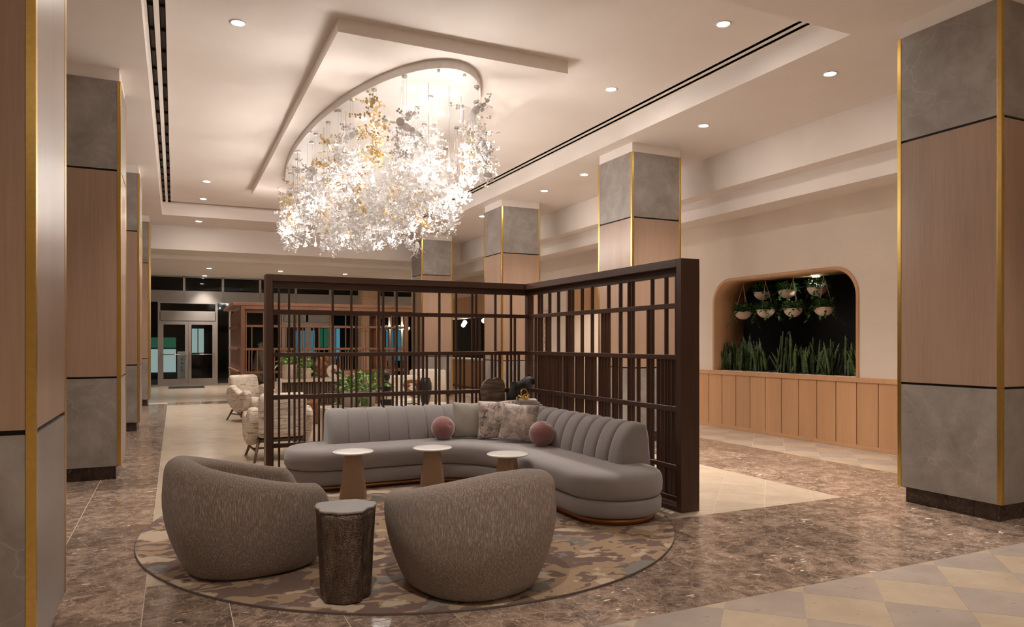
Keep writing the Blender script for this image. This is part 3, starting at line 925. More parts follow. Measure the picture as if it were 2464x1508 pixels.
# ------------------------------------------------------------ cushions on the sofa
def ball(loc, r, label, rz):
    o = tag(empty('ball_cushion', loc, rz), label, 'cushion', 'pink velvet ball cushions')
    m = MB(); prof = []
    for k in range(25):
        a = PI * k / 24
        rr = r * math.sin(a); z = -r * math.cos(a) * .97
        d = max(0, 1 - rr / (r * .35)) ** 2
        prof.append((max(.002, rr), z * (1 - .10 * d)))
    m.lathe(prof, 40, (0, 0, 0), True, lambda a, z: .012 * math.sin(14 * a) * min(1, abs(z) / r) ** 4)
    m.obj('cover', 'pink', o); MB().lathe([(.004, r * .86), (.016, r * .875), (.016, r * .885), (.004, r * .892)], 12).obj('button', 'pink', o)
    return o
q = ball((2.49, 6.955, .408 + .117), .122, 'dusty pink velvet ball cushion left of the square pillows', 0); q.rotation_euler = (1.2, .2, .3)
q = ball((3.19, 6.11, .408 + .119), .124, 'dusty pink velvet ball cushion right of the square pillows', 0); q.rotation_euler = (.45, .35, 0)
def pillow(loc, size, mat, label, rz, tilt, roll=0.0, th=.075):
    n = 22; m = MB(); h = size / 2
    idx = {}
    for side in (1, -1):
        for i in range(n + 1):
            for j in range(n + 1):
                u = 2 * i / n - 1; v = 2 * j / n - 1
                if side == -1 and (i in (0, n) or j in (0, n)): idx[(side, i, j)] = idx[(1, i, j)]; continue
                e = ((1 - u ** 2) * (1 - v ** 2))
                t = th * max(0, e) ** .42
                pin = 1 - .07 * (1 - abs(u * v)) * (max(abs(u), abs(v)) ** 6)
                wr = .004 * math.sin(9 * u + 7 * v) * (1 - e)
                idx[(side, i, j)] = len(m.v); m.v.append((u * h * pin, side * t + wr, v * h * pin))
        for i in range(n):
            for j in range(n):
                q = (idx[(side, i, j)], idx[(side, i + 1, j)], idx[(side, i + 1, j + 1)], idx[(side, i, j + 1)])
                m.face(q if side == -1 else q[::-1], True)
    o = m.obj('pillow', mat); o.location = loc; o.rotation_euler = (-tilt, roll, rz)
    return tag(o, label, 'pillow', 'square pillows on the sofa')
pillow((2.79, 6.955, .408 + .185), .375, 'linen', 'plain sage linen pillow beside the left pink ball', -.35, .25, .02)
pillow((3.00, 6.745, .408 + .20), .40, 'pil1', 'brown-flecked marbled velvet pillow in the middle', -.55, .25, -.04)
pillow((3.115, 6.46, .408 + .192), .385, 'pil2', 'pale marbled velvet pillow beside the right pink ball', -.75, .30, .05)

# ------------------------------------------------------------ objects on the corner shelf
sl = tag(empty('wood_slab', (3.29, 7.51, .69), 0), 'weathered arched wood slab sculpture on the corner shelf', 'sculpture')
P = fillet([(-.14, 0, .01), (.14, 0, .01), (.145, .31, .11), (-.145, .31, .13)], 8)
P = [(x + .004 * math.sin(30 * z), z - (.012 if abs(x) < .03 and z > .25 else 0)) for x, z in resample(P, .02)]
m = MB(); m.loops([[(x, y, z) for x, z in P] for y in (-.025, -.018, .018, .025)], True, True, True, False); m.obj('slab', 'slab', sl)
m = MB(); P2 = fillet([(-.03, 0.005, .01), (.10, 0.005, .01), (.10, .13, .05), (-.03, .15, .05)], 6); m.loops([[(x, y, z) for x, z in P2] for y in (-.034, -.022)], True, True, True, False); m.obj('knot', 'slab', sl)
# horse
hs = tag(empty('horse_figure', (3.585, 7.40, .69), 0), 'black carved wooden horse figure on the corner shelf', 'figurine')
def skin(name, verts, edges, rad, mat, parent, sub=2):
    me = bpy.data.meshes.new(name); me.from_pydata(verts, edges, []); me.update()
    me.materials.append(MAT[mat])
    o = link(name, me, parent)
    md = o.modifiers.new('skin', 'SKIN'); md.use_smooth_shade = True
    sv = me.skin_vertices[0].data
    for i, r_ in enumerate(rad): sv[i].radius = (r_, r_) if not isinstance(r_, tuple) else r_
    sv[0].use_root = True
    s = o.modifiers.new('sub', 'SUBSURF'); s.levels = sub; s.render_levels = sub
    return o
hv = [(0, 0, .180), (-.08, 0, .182), (-.132, 0, .175), (.05, 0, .185), (.072, 0, .235), (.095, 0, .285), (.135, 0, .292), (.168, 0, .258), (.176, 0, .222),
      (-.118, .038, .09), (-.115, .038, .0), (-.118, -.038, .09), (-.115, -.038, .0), (.05, .038, .09), (.05, .038, .0), (.05, -.038, .09), (.05, -.038, .0)]
he = [(0, 1), (1, 2), (0, 3), (3, 4), (4, 5), (5, 6), (6, 7), (7, 8), (2, 9), (9, 10), (2, 11), (11, 12), (3, 13), (13, 14), (3, 15), (15, 16)]
skin('body', hv, he, [.080, .080, .070, .084, .072, .056, .044, .034, .026, .034, .024, .034, .024, .034, .024, .034, .024], 'black_wood', hs)
for s_ in (-.012, .012):
    MB().loops([[(.112 + .008 * math.cos(a) * k, s_ + .005 * math.sin(a) * k, z) for a in [PI / 3 * q for q in range(6)]] for k, z in ((1, .322), (.7, .342), (.2, .355))]).obj('ear', 'black_wood', hs)
# books and gold ring ornament
def book(loc, w, d, h, cover, label, rz, group):
    o = tag(empty('book', loc, rz), label, 'book', group)
    MB().box(-w / 2, w / 2, -d / 2, d / 2, 0, .004).obj('back_cover', cover, o); MB().box(-w / 2, w / 2, -d / 2, d / 2, h - .004, h).obj('front_cover', cover, o)
    MB().box(-w / 2 - .002, -w / 2 + .003, -d / 2, d / 2, 0, h).obj('spine', cover, o)
    MB().box(-w / 2 + .003, w / 2 - .005, -d / 2 + .005, d / 2 - .005, .004, h - .004).obj('pages', 'paper', o)
    return o
g_ = 'art books on the corner shelf'
book((3.57, 7.14, .69), .30, .20, .028, 'bookw', 'white art book at the bottom of the corner stack', 1.5, g_)
book((3.56, 7.14, .719), .28, .20, .026, 'bookw', 'white art book in the middle of the corner stack', 1.35, g_)
book((3.55, 7.135, .746), .27, .19, .024, 'bookw', 'white art book on top of the corner stack', 1.2, g_)
gr = tag(empty('gold_ornament', (3.49, 7.12, .771), .3), 'gold interlocking ring ornament on the stacked books', 'ornament')
def ring(R, w, t, mat, M, name, par):
    m = MB(); rings = []
    for k in range(40):
        a = 2 * PI * k / 40; c, s_ = math.cos(a), math.sin(a)
        rr = R * (1 + .05 * math.sin(2 * a))
        rings.append([M @ Vector((c * (rr + dx), s_ * (rr + dx), dz)) for dx, dz in ((-t, -w), (t, -w), (t, w), (-t, w))])
    rings.append(rings[0]); m.loops(rings, True, False, False, True)
    return m.obj(name, mat, par)
ring(.058, .011, .003, 'gold', Matrix.Translation((-.01, 0, .026)) @ Matrix.Rotation(.25, 4, 'X') @ Matrix.Rotation(.2, 4, 'Y'), 'ring', gr)
ring(.052, .010, .003, 'gold', Matrix.Translation((.02, .01, .063)) @ Matrix.Rotation(1.35, 4, 'X') @ Matrix.Rotation(.5, 4, 'Z'), 'ring', gr)
ring(.044, .009, .003, 'gold', Matrix.Translation((.035, .0, .034)) @ Matrix.Rotation(-.55, 4, 'Y'), 'ring', gr)

# ------------------------------------------------------------ chandelier
CX, CY, CZ = 2.63, 10.95, 4.325
EA, EB = 1.03, 3.97
ch = tag(empty('chandelier', (CX, CY, CZ)), 'large oval cloud chandelier of white and gold discs on fine wires', 'chandelier')
def ellp(a, b, z, n=96): return [(a * math.cos(2 * PI * k / n), b * math.sin(2 * PI * k / n), z) for k in range(n)]
m = MB(); m.loops([ellp(EA, EB, 0.001), ellp(EA, EB, -.086), ellp(EA - .004, EB - .004, -.09)], True, False, True, False)
cano = m.obj('canopy', 'white', ch)
dm = MB(); n = 12
dm.v = [(math.cos(2 * PI * k / n), math.sin(2 * PI * k / n), -.06) for k in range(n)] + [(math.cos(2 * PI * k / n), math.sin(2 * PI * k / n), .06) for k in range(n)]
dm.face(range(n - 1, -1, -1)); dm.face(range(n, 2 * n))
for k in range(n): dm.face((k, (k + 1) % n, n + (k + 1) % n, n + k))
disc_w = dm.mesh('disc', MAT['disc']); disc_g = dm.mesh('disc_gold', MAT['golddisc'])
RC = random.Random(21)
pts = []
for j in range(15):
    y = -3.6 + 7.2 * j / 14
    w = .92 * math.sqrt(max(0, 1 - (y / 3.95) ** 2))
    k = max(1, round(w * 2 / .42))
    for i in range(k):
        x = 0 if k == 1 else -w + 2 * w * i / (k - 1)
        pts.append((x + RC.uniform(-.06, .06), y + RC.uniform(-.1, .1)))
discs = []          # (pos, normal, r, gold)
mount = MB().lathe([(.030, -.090), (.032, -.105), (.028, -.109)], 16).mesh('mount', MAT['chrome'])
for i, (x, y) in enumerate(pts):
    gold = (i % 5 == 2)
    o = link('mount', mount, cano); o.location = (x, y, 0)
    top = -.46 + RC.uniform(-.10, .10) if not gold else -.27 + RC.uniform(-.06, .05)
    bot = -1.26 + .34 * (y / 3.6) ** 2 + RC.uniform(-.10, .08)
    if gold: bot += .28
    wm = MB()
    for q in range(3):
        a = 2.1 * q + i
        px, py = x + .022 * math.cos(a), y + .022 * math.sin(a)
        wm.tube([(px, py, -.108), (px, py, -.108 - (abs(top) - .108 + .25 * q))], .0011, 4)
    wm.obj('suspension_wire', 'chrome', ch)
    nst = 11 if not gold else 9
    for s_ in range(nst):
        z = top + (bot - top) * s_ / (nst - 1)
        f_ = s_ / (nst - 1)
        big = (RC.random() < .55 and f_ < .55) or RC.random() < .12
        r = RC.uniform(.040, .060) if big else RC.uniform(.018, .032)
        if gold: r *= .75
        an = RC.uniform(0, 2 * PI); rad = RC.uniform(0.02, .12)
        c = Vector((x + rad * math.cos(an), y + rad * math.sin(an), z))
        nr = Vector((math.cos(an + RC.uniform(-.5, .5)), math.sin(an + RC.uniform(-.5, .5)), RC.uniform(-.35, .45))).normalized()
        discs.append((c, nr, r, gold))
        nb = RC.randint(2, 4) + (6 if f_ > .4 else 0)
        for b in range(nb):                      # sprays of ever smaller discs
            an2 = RC.uniform(0, 2 * PI); el = RC.uniform(-.7, .6) - (.5 if f_ > .8 else 0) + (.5 if f_ < .15 else 0)
            d = Vector((math.cos(an2) * math.cos(el), math.sin(an2) * math.cos(el), math.sin(el)))
            p = c.copy(); rr = r
            L = RC.randint(3, 6)
            for q in range(L):
                r2 = max(.012, rr * RC.uniform(.45, .70)) if q < 2 else RC.uniform(.0115, .0155)
                p = p + d * (rr + r2 + .003)
                nr2 = (d.cross(Vector((RC.uniform(-1, 1), RC.uniform(-1, 1), RC.uniform(-1, 1))))).normalized()
                discs.append((p.copy(), nr2, r2, gold))
                if RC.random() < .5:
                    sd = d.cross(nr2).normalized() * RC.choice((-1, 1))
                    r3 = RC.uniform(.0115, .015)
                    discs.append((p + sd * (r2 + r3 + .002), nr2, r3, gold))
                rr = r2
                d = (d + Vector((RC.uniform(-.45, .45), RC.uniform(-.45, .45), RC.uniform(-.4, .4)))).normalized()
NB = 24
fill_bulbs = [(.92 * math.cos(2 * PI * (j + .5) / NB), 3.5 * math.sin(2 * PI * (j + .5) / NB), -1.0 - .05 * (j % 2)) for j in range(NB)]
discs = [t for t in discs if all((t[0] - Vector(b_)).length > .13 for b_ in fill_bulbs)]
lamps = []
for j in range(11):
    y = -3.3 + 6.6 * j / 10
    w = .55 * math.sqrt(max(0, 1 - (y / 3.7) ** 2))
    lamps += [(sx * w, y + .08) for sx in ((-1, 1) if j % 2 == 0 else (-.2, .9))]
discs = [t for t in discs if all((t[0] - Vector((lx, ly, -.10))).length > .34 for lx, ly in lamps)]
discs = [t for t in discs if t[0].z < -.13]
discs.sort(key=lambda t: -t[2])
def dmat(c, nr, r): return Matrix.Translation(c) @ nr.to_track_quat('Z', 'Y').to_matrix().to_4x4() @ Matrix.Diagonal((r, r, r if r > .02 else .02, 1))
for c, nr, r, g in discs[:290]:
    o = link('disc', disc_g if g else disc_w, ch); o.matrix_local = dmat(c, nr, r)
for gsel, mt in ((False, 'disc'), (True, 'golddisc')):
    m = MB(); N = 8
    for c, nr, r, g in discs[290:]:
        if g != gsel: continue
        M = dmat(c, nr, r); b = len(m.v)
        for zz in (-.05, .05):
            m.v += [tuple(M @ Vector((math.cos(2 * PI * k / N), math.sin(2 * PI * k / N), zz))) for k in range(N)]
        m.face(range(b + N - 1, b - 1, -1)); m.face(range(b + N, b + 2 * N))
        for k in range(N): m.face((b + k, b + (k + 1) % N, b + N + (k + 1) % N, b + N + k))
    o = m.obj('disc_spray', mt, ch); o['kind'] = 'stuff'
lens = MB().lathe([(.022, -.0905), (.022, -.094)], 16).mesh('lamp_lens', MAT['ledc'])
cols = bpy.data.lights.new('chandelier_lamp', 'SPOT'); cols.energy = P_CHAND; cols.spot_size = math.radians(150); cols.spot_blend = .7; cols.color = (1, .84, .70); cols.shadow_soft_size = .03
for lx, ly in lamps:
    o = link('lamp_lens', lens, cano); o.location = (lx, ly, 0)
    L = bpy.data.objects.new('lamp', cols); COL.objects.link(L); L.parent = cano; L.location = (lx, ly, -.10)
fill_bulb = MB().lathe([(.004, -.03), (.018, -.022), (.022, 0), (.014, .02), (.012, .04)], 12).mesh('fill_bulb', MAT['ledc'])
bl = bpy.data.lights.new('fill_bulb_lamp', 'SPOT'); bl.energy = P_FILL * 16 / NB; bl.color = (1, .92, .84); bl.shadow_soft_size = .12; bl.spot_size = math.radians(168); bl.spot_blend = .5
for j, (x, y, z) in enumerate(fill_bulbs):                 # lamps added round the cloud rim, facing outward to brighten ceiling and walls
    q = 2 * PI * (j + .5) / NB
    o = link('fill_bulb', fill_bulb, ch); o.location = (x, y, z)
    MB().tube([(x, y, -.09), (x, y, z + .04)], .003, 5).obj('fill_bulb_stem', 'chrome', ch)
    L = bpy.data.objects.new('fill_bulb_light', bl); COL.objects.link(L); L.parent = ch; L.location = (x, y, z)
    d = Vector((math.cos(q) / .9, math.sin(q) / 3.45, 0)).normalized(); d.z = .12
    L.rotation_euler = d.to_track_quat('-Z', 'Y').to_euler()
for k in range(22):
    a = 2 * PI * k / 22
    o = MB().box(-.014, .014, -.014, .014, -.112, -.09).obj('clip', 'chrome', cano); o.location = (.985 * EA * math.cos(a), .985 * EB * math.sin(a), 0)

# ------------------------------------------------------------ niche plants
def leafcard(m, base, d, up, L, w, curl=.35, fold=.25, seg=3):
    d = d.normalized(); side = d.cross(up).normalized(); nrm = side.cross(d).normalized()
    b = len(m.v); prof = [.12, 1.0, .72, .02] if seg == 3 else [.6, 1.0, .9, .55, .02]
    for i, k in enumerate(prof):
        t = i / (len(prof) - 1)
        c = base + d * (L * t) - Vector((0, 0, 1)) * (curl * L * t * t)
        hw = w * k / 2
        m.v += [tuple(c - side * hw + nrm * hw * fold), tuple(c), tuple(c + side * hw + nrm * hw * fold)]
    for i in range(len(prof) - 1):
        a = b + 3 * i
        m.face((a, a + 1, a + 4, a + 3), True); m.face((a + 1, a + 2, a + 5, a + 4), True)
def foliage(R, n, rad, hgt, L, w, trail=0):
    m = MB()
    for k in range(n):
        a = R.uniform(0, 2 * PI); e = R.uniform(-.1, 1.25); q = R.random() ** .5 * rad * .55
        base = Vector((q * math.cos(a), q * math.sin(a), R.uniform(0, hgt * .35)))
        d = Vector((math.cos(a) * math.cos(e), math.sin(a) * math.cos(e), math.sin(e)))
        s_ = R.uniform(.55, 1.0)
        p1 = base + d * (hgt * .75 * s_)
        m.tube([base, p1], .0016, 3)
        d2 = (d + Vector((R.uniform(-.5, .5), R.uniform(-.5, .5), R.uniform(-.5, .2)))).normalized()
        leafcard(m, p1, d2, Vector((0, 0, 1)), L * R.uniform(.65, 1.15), w * R.uniform(.7, 1.1), R.uniform(.1, .5))
    for k in range(trail):
        a = R.uniform(0, 2 * PI); p = Vector((rad * math.cos(a), rad * math.sin(a), .01)); ps = [Vector((0, 0, .02)), p]
        for q in range(R.randint(2, 5)):
            p = p + Vector((.02 * math.cos(a), .02 * math.sin(a), -.045)) + Vector((R.uniform(-.015, .015), R.uniform(-.015, .015), 0)); ps.append(p)
            leafcard(m, p, Vector((math.cos(a) + R.uniform(-.8, .8), math.sin(a) + R.uniform(-.8, .8), -.4)), Vector((0, 0, 1)), L * .8, w * .8, .3)
        m.tube(ps, .0016, 3)
    return m
RP = random.Random(5)
bowl = MB().lathe([(.01, -.012), (.055, -.004), (.102, .028), (.128, .068), (.137, .108), (.140, .110), (.140, .116), (.128, .116), (.122, .090), (.05, .085), (.004, .085)], 32).mesh('bowl', MAT['pot'])
hang = [(8.40, 8.99, 1.79, 'leftmost of the lower row'), (8.40, 8.50, 1.80, 'second from left in the lower row'), (8.40, 7.945, 1.795, 'third from left in the lower row'), (8.40, 7.385, 1.79, 'rightmost of the lower row'),
        (8.62, 8.79, 2.10, 'left one of the upper row'), (8.62, 8.27, 2.10, 'middle one of the upper row'), (8.62, 7.70, 2.10, 'right one of the upper row')]
for i, (x, y, z, t) in enumerate(hang):
    o = tag(empty('hanging_planter', (x, y, z)), 'cream bowl hanging planter with trailing greenery, ' + t, 'hanging planter', 'hanging planters in the niche')
    link('bowl', bowl, o); MB().lathe([(.004, .088), (.106, .094), (.106, .098), (.004, .102)], 20).obj('soil', 'soil', o)
    zt = 2.385 - z
    for q in range(3):
        a = 2.094 * q + .4 + i
        MB().tube([(.12 * math.cos(a), .12 * math.sin(a), .108), (.012 * math.cos(a), .012 * math.sin(a), zt - .07)], .0035, 6).obj('cord', 'rope', o)
    MB().tube([(0, 0, zt - .08), (0, 0, zt - .03), (.012, 0, zt - .02), (0, 0, zt)], .006, 6).obj('hook', 'brass', o)
    f = foliage(RP, 120, .14, .13, .088, .052, 5).obj('foliage', 'leaf', o); f.location = (0, 0, .10); f['kind'] = 'stuff'
# bulbous ceiling lamp in the niche
o = tag(empty('downlight', (8.72, 7.82, NZ1 - .05)), 'round downlight glowing in the ceiling of the arched niche', 'ceiling light')
MB().lathe([(.058, -.001), (.075, -.006), (.078, -.001), (.078, .004), (.058, .004)], 28).obj('trim_ring', 'white', o)
MB().lathe([(.0581, -.002), (.0581, .003)], 28).obj('lens', 'led', o)
spot('lamp', (0, 0, -.02), 1.2, o, 130)
# snake plants
def blade(L, w, bend, lean):
    m = MB(); rings = []
    for k in range(8):
        t = k / 7
        ww = 1.35 * w * (.55 + .45 * math.sin(PI * min(1, t * 1.5) * .5)) * (1 - max(0, (t - .55) / .45) ** 1.6) + .0015
        z = L * t; x = lean * t + bend * t * t
        a = .9 * t
        s_, c_ = math.sin(a) * .35, 1
        rings.append([(x - ww / 2, -.2 * ww * s_ - .003, z), (x, .006 + .12 * ww, z), (x + ww / 2, .2 * ww * s_ - .003, z), (x, .010 + .12 * ww, z + .001)])
    return m.loops(rings, True, True, True, True).mesh('leaf', MAT['snake'])
blades = [blade(.52, .052, .03, .02), blade(.42, .046, -.05, .03), blade(.60, .050, .06, -.01), blade(.34, .040, .09, .06), blade(.46, .055, -.02, -.05)]
sn = [(8.36, 9.31, 'at the left end'), (8.38, 8.98, 'second from left'), (8.36, 8.62, 'third from left'), (8.42, 8.22, 'fourth from left, near the middle'), (8.36, 7.95, 'fifth from left'), (8.42, 7.62, 'sixth from left'), (8.36, 7.22, 'second from right with long leaning leaf'), (8.40, 6.86, 'at the right end')]
for i, (x, y, t) in enumerate(sn):
    o = tag(empty('snake_plant', (x, y, NZ0 - .025)), 'dark striped snake plant in the niche, ' + t, 'plant', 'snake plants in the niche')
    for k in range(RP.randint(16, 21)):
        l = link('leaf', RP.choice(blades), o)
        a = RP.uniform(0, 2 * PI); q = RP.uniform(.01, .115)
        l.location = (q * math.cos(a), 1.5 * q * math.sin(a), 0)
        l.rotation_euler = (RP.uniform(-.22, .22), RP.uniform(-.18, .18), RP.uniform(0, 2 * PI))
        s_ = RP.uniform(.72, 1.12); l.scale = (1, 1, s_)

# ------------------------------------------------------------ cream armchairs beyond the screen
def make_arm():
    r = empty('cream_armchair')
    def slab(P, x0, x1, name, rnd=.035):
        m = MB(); P = resample(fillet(P, 6), .05)
        if A2(P) < 0: P = P[::-1]
        sec = [(rnd, x0), (rnd * .3, x0 + rnd * .35), (0, x0 + rnd), (0, x1 - rnd), (rnd * .3, x1 - rnd * .35), (rnd, x1)]
        m.loops([[(x, y, z) for y, z in inset(P, d)] for d, x in sec], True, True, True, True)
        return m.obj(name, 'cream', r)
    # y = forward, z = up
    arm = [(-.36, .60, .12), (-.26, .30, .25), (-.05, .16, .2), (.24, .20, .16), (.36, .44, .14), (.30, .60, .10), (.10, .50, .12), (-.16, .64, .10)]
    slab(arm, -.37, -.24, 'arm'); slab(arm, .24, .37, 'arm')
    slab([(-.22, .26, .05), (.33, .24, .06), (.34, .41, .08), (-.20, .41, .06)], -.245, .245, 'seat')
    slab([(-.40, .30, .06), (-.20, .26, .05), (-.20, .50, .1), (-.30, .82, .09), (-.46, .80, .09), (-.42, .55, .1)], -.27, .27, 'backrest', .05)
    for sx in (-1, 1):
        MB().tube([(sx * .25, .24, .24), (sx * .32, .34, 0)], [.022, .014], 8).obj('leg', 'frame_wood', r)
        MB().tube([(sx * .25, -.22, .26), (sx * .32, -.36, 0)], [.022, .014], 8).obj('leg', 'frame_wood', r)
        MB().tube([(sx * .285, .29, .12), (sx * .285, -.29, .12)], .012, 8).obj('stretcher', 'frame_wood', r)
    MB().tube([(-.285, 0, .12), (.285, 0, .12)], .012, 8).obj('stretcher', 'frame_wood', r)
    MB().box(-.25, .25, -.22, .26, .215, .25).obj('seat_frame', 'frame_wood', r)
    return r
a0 = make_arm(); a0.location = (1.30, 13.72, 0); a0.rotation_euler = (0, 0, PI + .46)
tag(a0, 'cream textured armchair left of the screen post facing right', 'armchair', 'cream armchairs')
dup(a0, (1.14, 9.18, 0), .05, 'cream textured armchair seen from behind through the left screen post')
dup(a0, (3.70, 12.3, 0), PI - .2, 'cream textured armchair behind the dark bust')
# smooth pale barrel chair
o = tag(empty('barrel_chair', (4.45, 13.3, 0)), 'pale smooth barrel chair behind the burl wood ring', 'armchair')
m = MB()
for i in range(33):
    a = PI * .15 + PI * 1.7 * i / 32
    m.v += [(.33 * math.cos(a), .33 * math.sin(a), .12), (.36 * math.cos(a), .36 * math.sin(a), .5), (.35 * math.cos(a), .35 * math.sin(a), .86), (.31 * math.cos(a), .31 * math.sin(a), .88), (.27 * math.cos(a), .27 * math.sin(a), .84), (.26 * math.cos(a), .26 * math.sin(a), .12)]
for i in range(32):
    for k in range(6): m.face((i * 6 + k, (i + 1) * 6 + k, (i + 1) * 6 + (k + 1) % 6, i * 6 + (k + 1) % 6), True)
m.obj('shell', 'trav', o); MB().lathe([(.22, .12), (.255, .15), (.255, .40), (.22, .43)], 24).obj('seat', 'cream', o); MB().lathe([(.18, 0), (.18, .12)], 20).obj('base', 'frame_wood', o)

# ------------------------------------------------------------ consoles and their ornaments
c1 = tag(empty('console_table'), 'tall travertine waterfall console with dark slatted body', 'console')
MB().box(1.66, 3.12, 13.05, 13.5, .70, .755).obj('top', 'trav', c1, .004); MB().box(1.63, 1.70, 13.05, 13.5, 0, .70).obj('side_panel', 'trav', c1, .004)
MB().box(3.06, 3.12, 13.05, 13.5, 0, .70).obj('side_panel', 'trav', c1, .004); MB().box(1.70, 3.06, 13.16, 13.46, .30, .70).obj('body', 'walnut', c1)
for k in range(28): MB().box(1.715 + .048 * k, 1.745 + .048 * k, 13.13, 13.165, .31, .695).obj('slat', 'frame_wood', c1)
MB().box(1.70, 3.06, 13.12, 13.46, .26, .30).obj('shelf', 'frame_wood', c1)
c2 = tag(empty('long_console'), 'long low stone console behind the sofa carrying planters and sculptures', 'console')
pc = resample(fillet([(1.72, 9.35, .12), (3.5, 9.35, .2), (3.5, 9.85, .2), (1.72, 9.85, .12)], 6), .1)
MB().prism(pc, .505, .55).obj('top', 'trav', c2, .003); MB().box(1.76, 1.86, 9.38, 9.82, 0, .505).obj('side_panel', 'trav', c2); MB().box(1.86, 3.40, 9.45, 9.75, .05, .505).obj('body', 'walnut', c2)
MB().box(3.3, 3.42, 9.42, 9.78, 0, .505).obj('side_panel', 'trav', c2)
def potplant(name, loc, r, h, n, fh, L, w, label, group, mat='leafb', pm='potg'):
    o = tag(empty(name, loc), label, 'potted plant', group)
    MB().lathe([(r * .86, 0), (r * .93, .006), (r, h * .5), (r, h - .004), (r - .004, h), (r - .012, h), (r - .014, h - .03), (.004, h - .03)], 28).obj('pot', pm, o)
    MB().lathe([(.004, h - .028), (r - .013, h - .026), (r - .013, h - .02), (.004, h - .018)], 20).obj('soil', 'soil', o)
    f = foliage(RP, n, r * 1.15, fh, L, w, 4).obj('foliage', mat, o); f.location = (0, 0, h - .02); f['kind'] = 'stuff'
    return o
g2 = 'planters on the low console'
potplant('potted_plant', (2.13, 9.58, .55), .105, .21, 90, .24, .11, .055, 'bushy bright green plant in putty pot at the left of the low console', g2)
potplant('potted_plant', (2.37, 9.62, .55), .10, .20, 90, .30, .12, .055, 'taller bright green plant in putty pot beside the dark bust', g2)
g1 = 'planters on the tall console'
potplant('potted_plant', (1.86, 13.26, .755), .125, .25, 60, .20, .12, .06, 'green plant in cream cylinder pot at the left of the tall console', g1, 'leafb', 'pot')
potplant('potted_plant', (2.14, 13.30, .755), .10, .18, 55, .20, .12, .055, 'trailing green plant in smaller cream pot beside the burl sculpture', g1, 'leafb', 'pot')
# bust
bu = tag(empty('bust_sculpture', (2.62, 9.60, .55), -.3), 'dark carved bust on black block base on the low console', 'sculpture')
MB().box(-.075, .075, -.06, .06, 0, .075).obj('base', 'black_wood', bu, .003); MB().tube([(0, 0, .075), (0, 0, .13)], .008, 8).obj('rod', 'brass', bu)
def el(c, a, b, n=20): return [(c[0] + a * math.cos(2 * PI * k / n), c[1] + b * math.sin(2 * PI * k / n), c[2]) for k in range(n)]
MB().loops([el((0, 0, .12), .03, .025), el((0, 0, .17), .052, .035), el((0, 0, .23), .085, .045), el((0, 0, .262), .098, .045), el((0, 0, .285), .07, .04), el((0, 0, .305), .033, .032), el((.004, 0, .345), .028, .03)]).obj('torso', 'bust', bu)
MB().loops([el((.01, 0, .335), .02, .025), el((.008, 0, .355), .036, .038), el((.004, 0, .39), .046, .045), el((-.004, 0, .425), .046, .044), el((-.008, 0, .452), .034, .033), el((-.008, 0, .466), .012, .012)]).obj('head', 'bust', bu)
MB().loops([el((-.055, 0, .375), .008, .008, 10), el((-.06, 0, .385), .020, .02, 10), el((-.058, 0, .402), .02, .02, 10), el((-.05, 0, .412), .008, .008, 10)]).obj('hair_bun', 'bust', bu)
# burl ring on stand
b1 = tag(empty('burl_sculpture', (2.99, 9.62, .55), 0), 'hollow burl wood slice on thin stand beside the dark vase', 'sculpture')
m = MB(); RB = random.Random(3); N = 26
oo = [.115 * (1 + .14 * math.sin(3 * a) + RB.uniform(-.07, .07)) for a in [2 * PI * k / N for k in range(N)]]; ii = [.055 * (1 + RB.uniform(-.35, .35)) for k in range(N)]
R_ = []
for rr, y in ((oo, -.03), (oo, .03), (ii, .035), (ii, -.035)):
    R_.append([(rr[k] * math.cos(2 * PI * k / N), y + RB.uniform(-.006, .006), .235 + rr[k] * math.sin(2 * PI * k / N)) for k in range(N)])
R_.append(R_[0]); m.loops(R_, True, False, False, False); m.obj('slice', 'burl', b1)
MB().tube([(0, 0, .006), (0, 0, .13)], .004, 6).obj('rod', 'black_wood', b1); MB().box(-.07, .07, -.045, .045, 0, .008).obj('foot', 'black_wood', b1)
vs = tag(empty('dark_vase', (3.17, 9.58, .55)), 'tall charcoal tapered vase at the right of the low console', 'vase')
MB().lathe([(.045, 0), (.055, .01), (.078, .12), (.092, .22), (.086, .29), (.066, .345), (.060, .352), (.052, .345), (.07, .28), (.02, .2)], 28).obj('body', 'vase', vs)
MB().lathe([(.054, .350), (.062, .353), (.062, .358), (.054, .358)], 28).obj('lip', 'vase', vs)
# burl sculptures and books on the tall console
b2 = tag(empty('burl_sculpture', (2.43, 13.3, .755)), 'knotty red-brown burl wood sculpture on the tall console', 'sculpture')
def blob(c, rx, ry, rz, name, mat, par, amp=.18, seed=1):
    RR = random.Random(seed); ph = [RR.uniform(0, 6) for _ in range(6)]
    m = MB(); rings = []
    for k in range(1, 14):
        t = PI * k / 14; ring = []
        for j in range(22):
            a = 2 * PI * j / 22
            w = 1 + amp * (math.sin(3 * a + ph[0] + 2 * t) * .5 + math.sin(5 * a + 4 * t + ph[1]) * .4 + math.sin(7 * t + ph[2]) * .3)
            ring.append((c[0] + rx * w * math.sin(t) * math.cos(a), c[1] + ry * w * math.sin(t) * math.sin(a), c[2] - rz * math.cos(t)))
        rings.append(ring)
    return m.loops(rings).obj(name, mat, par)
blob((0, 0, .20), .13, .09, .20, 'trunk', 'burl', b2, .3, 4); blob((.04, 0, .36), .09, .08, .09, 'crown', 'burl', b2, .25, 9)
b3 = tag(empty('wood_ring', (2.60, 13.12, .755)), 'pale carved wood crescent ring in front of the burl sculpture', 'sculpture')
m = MB(); rings = []
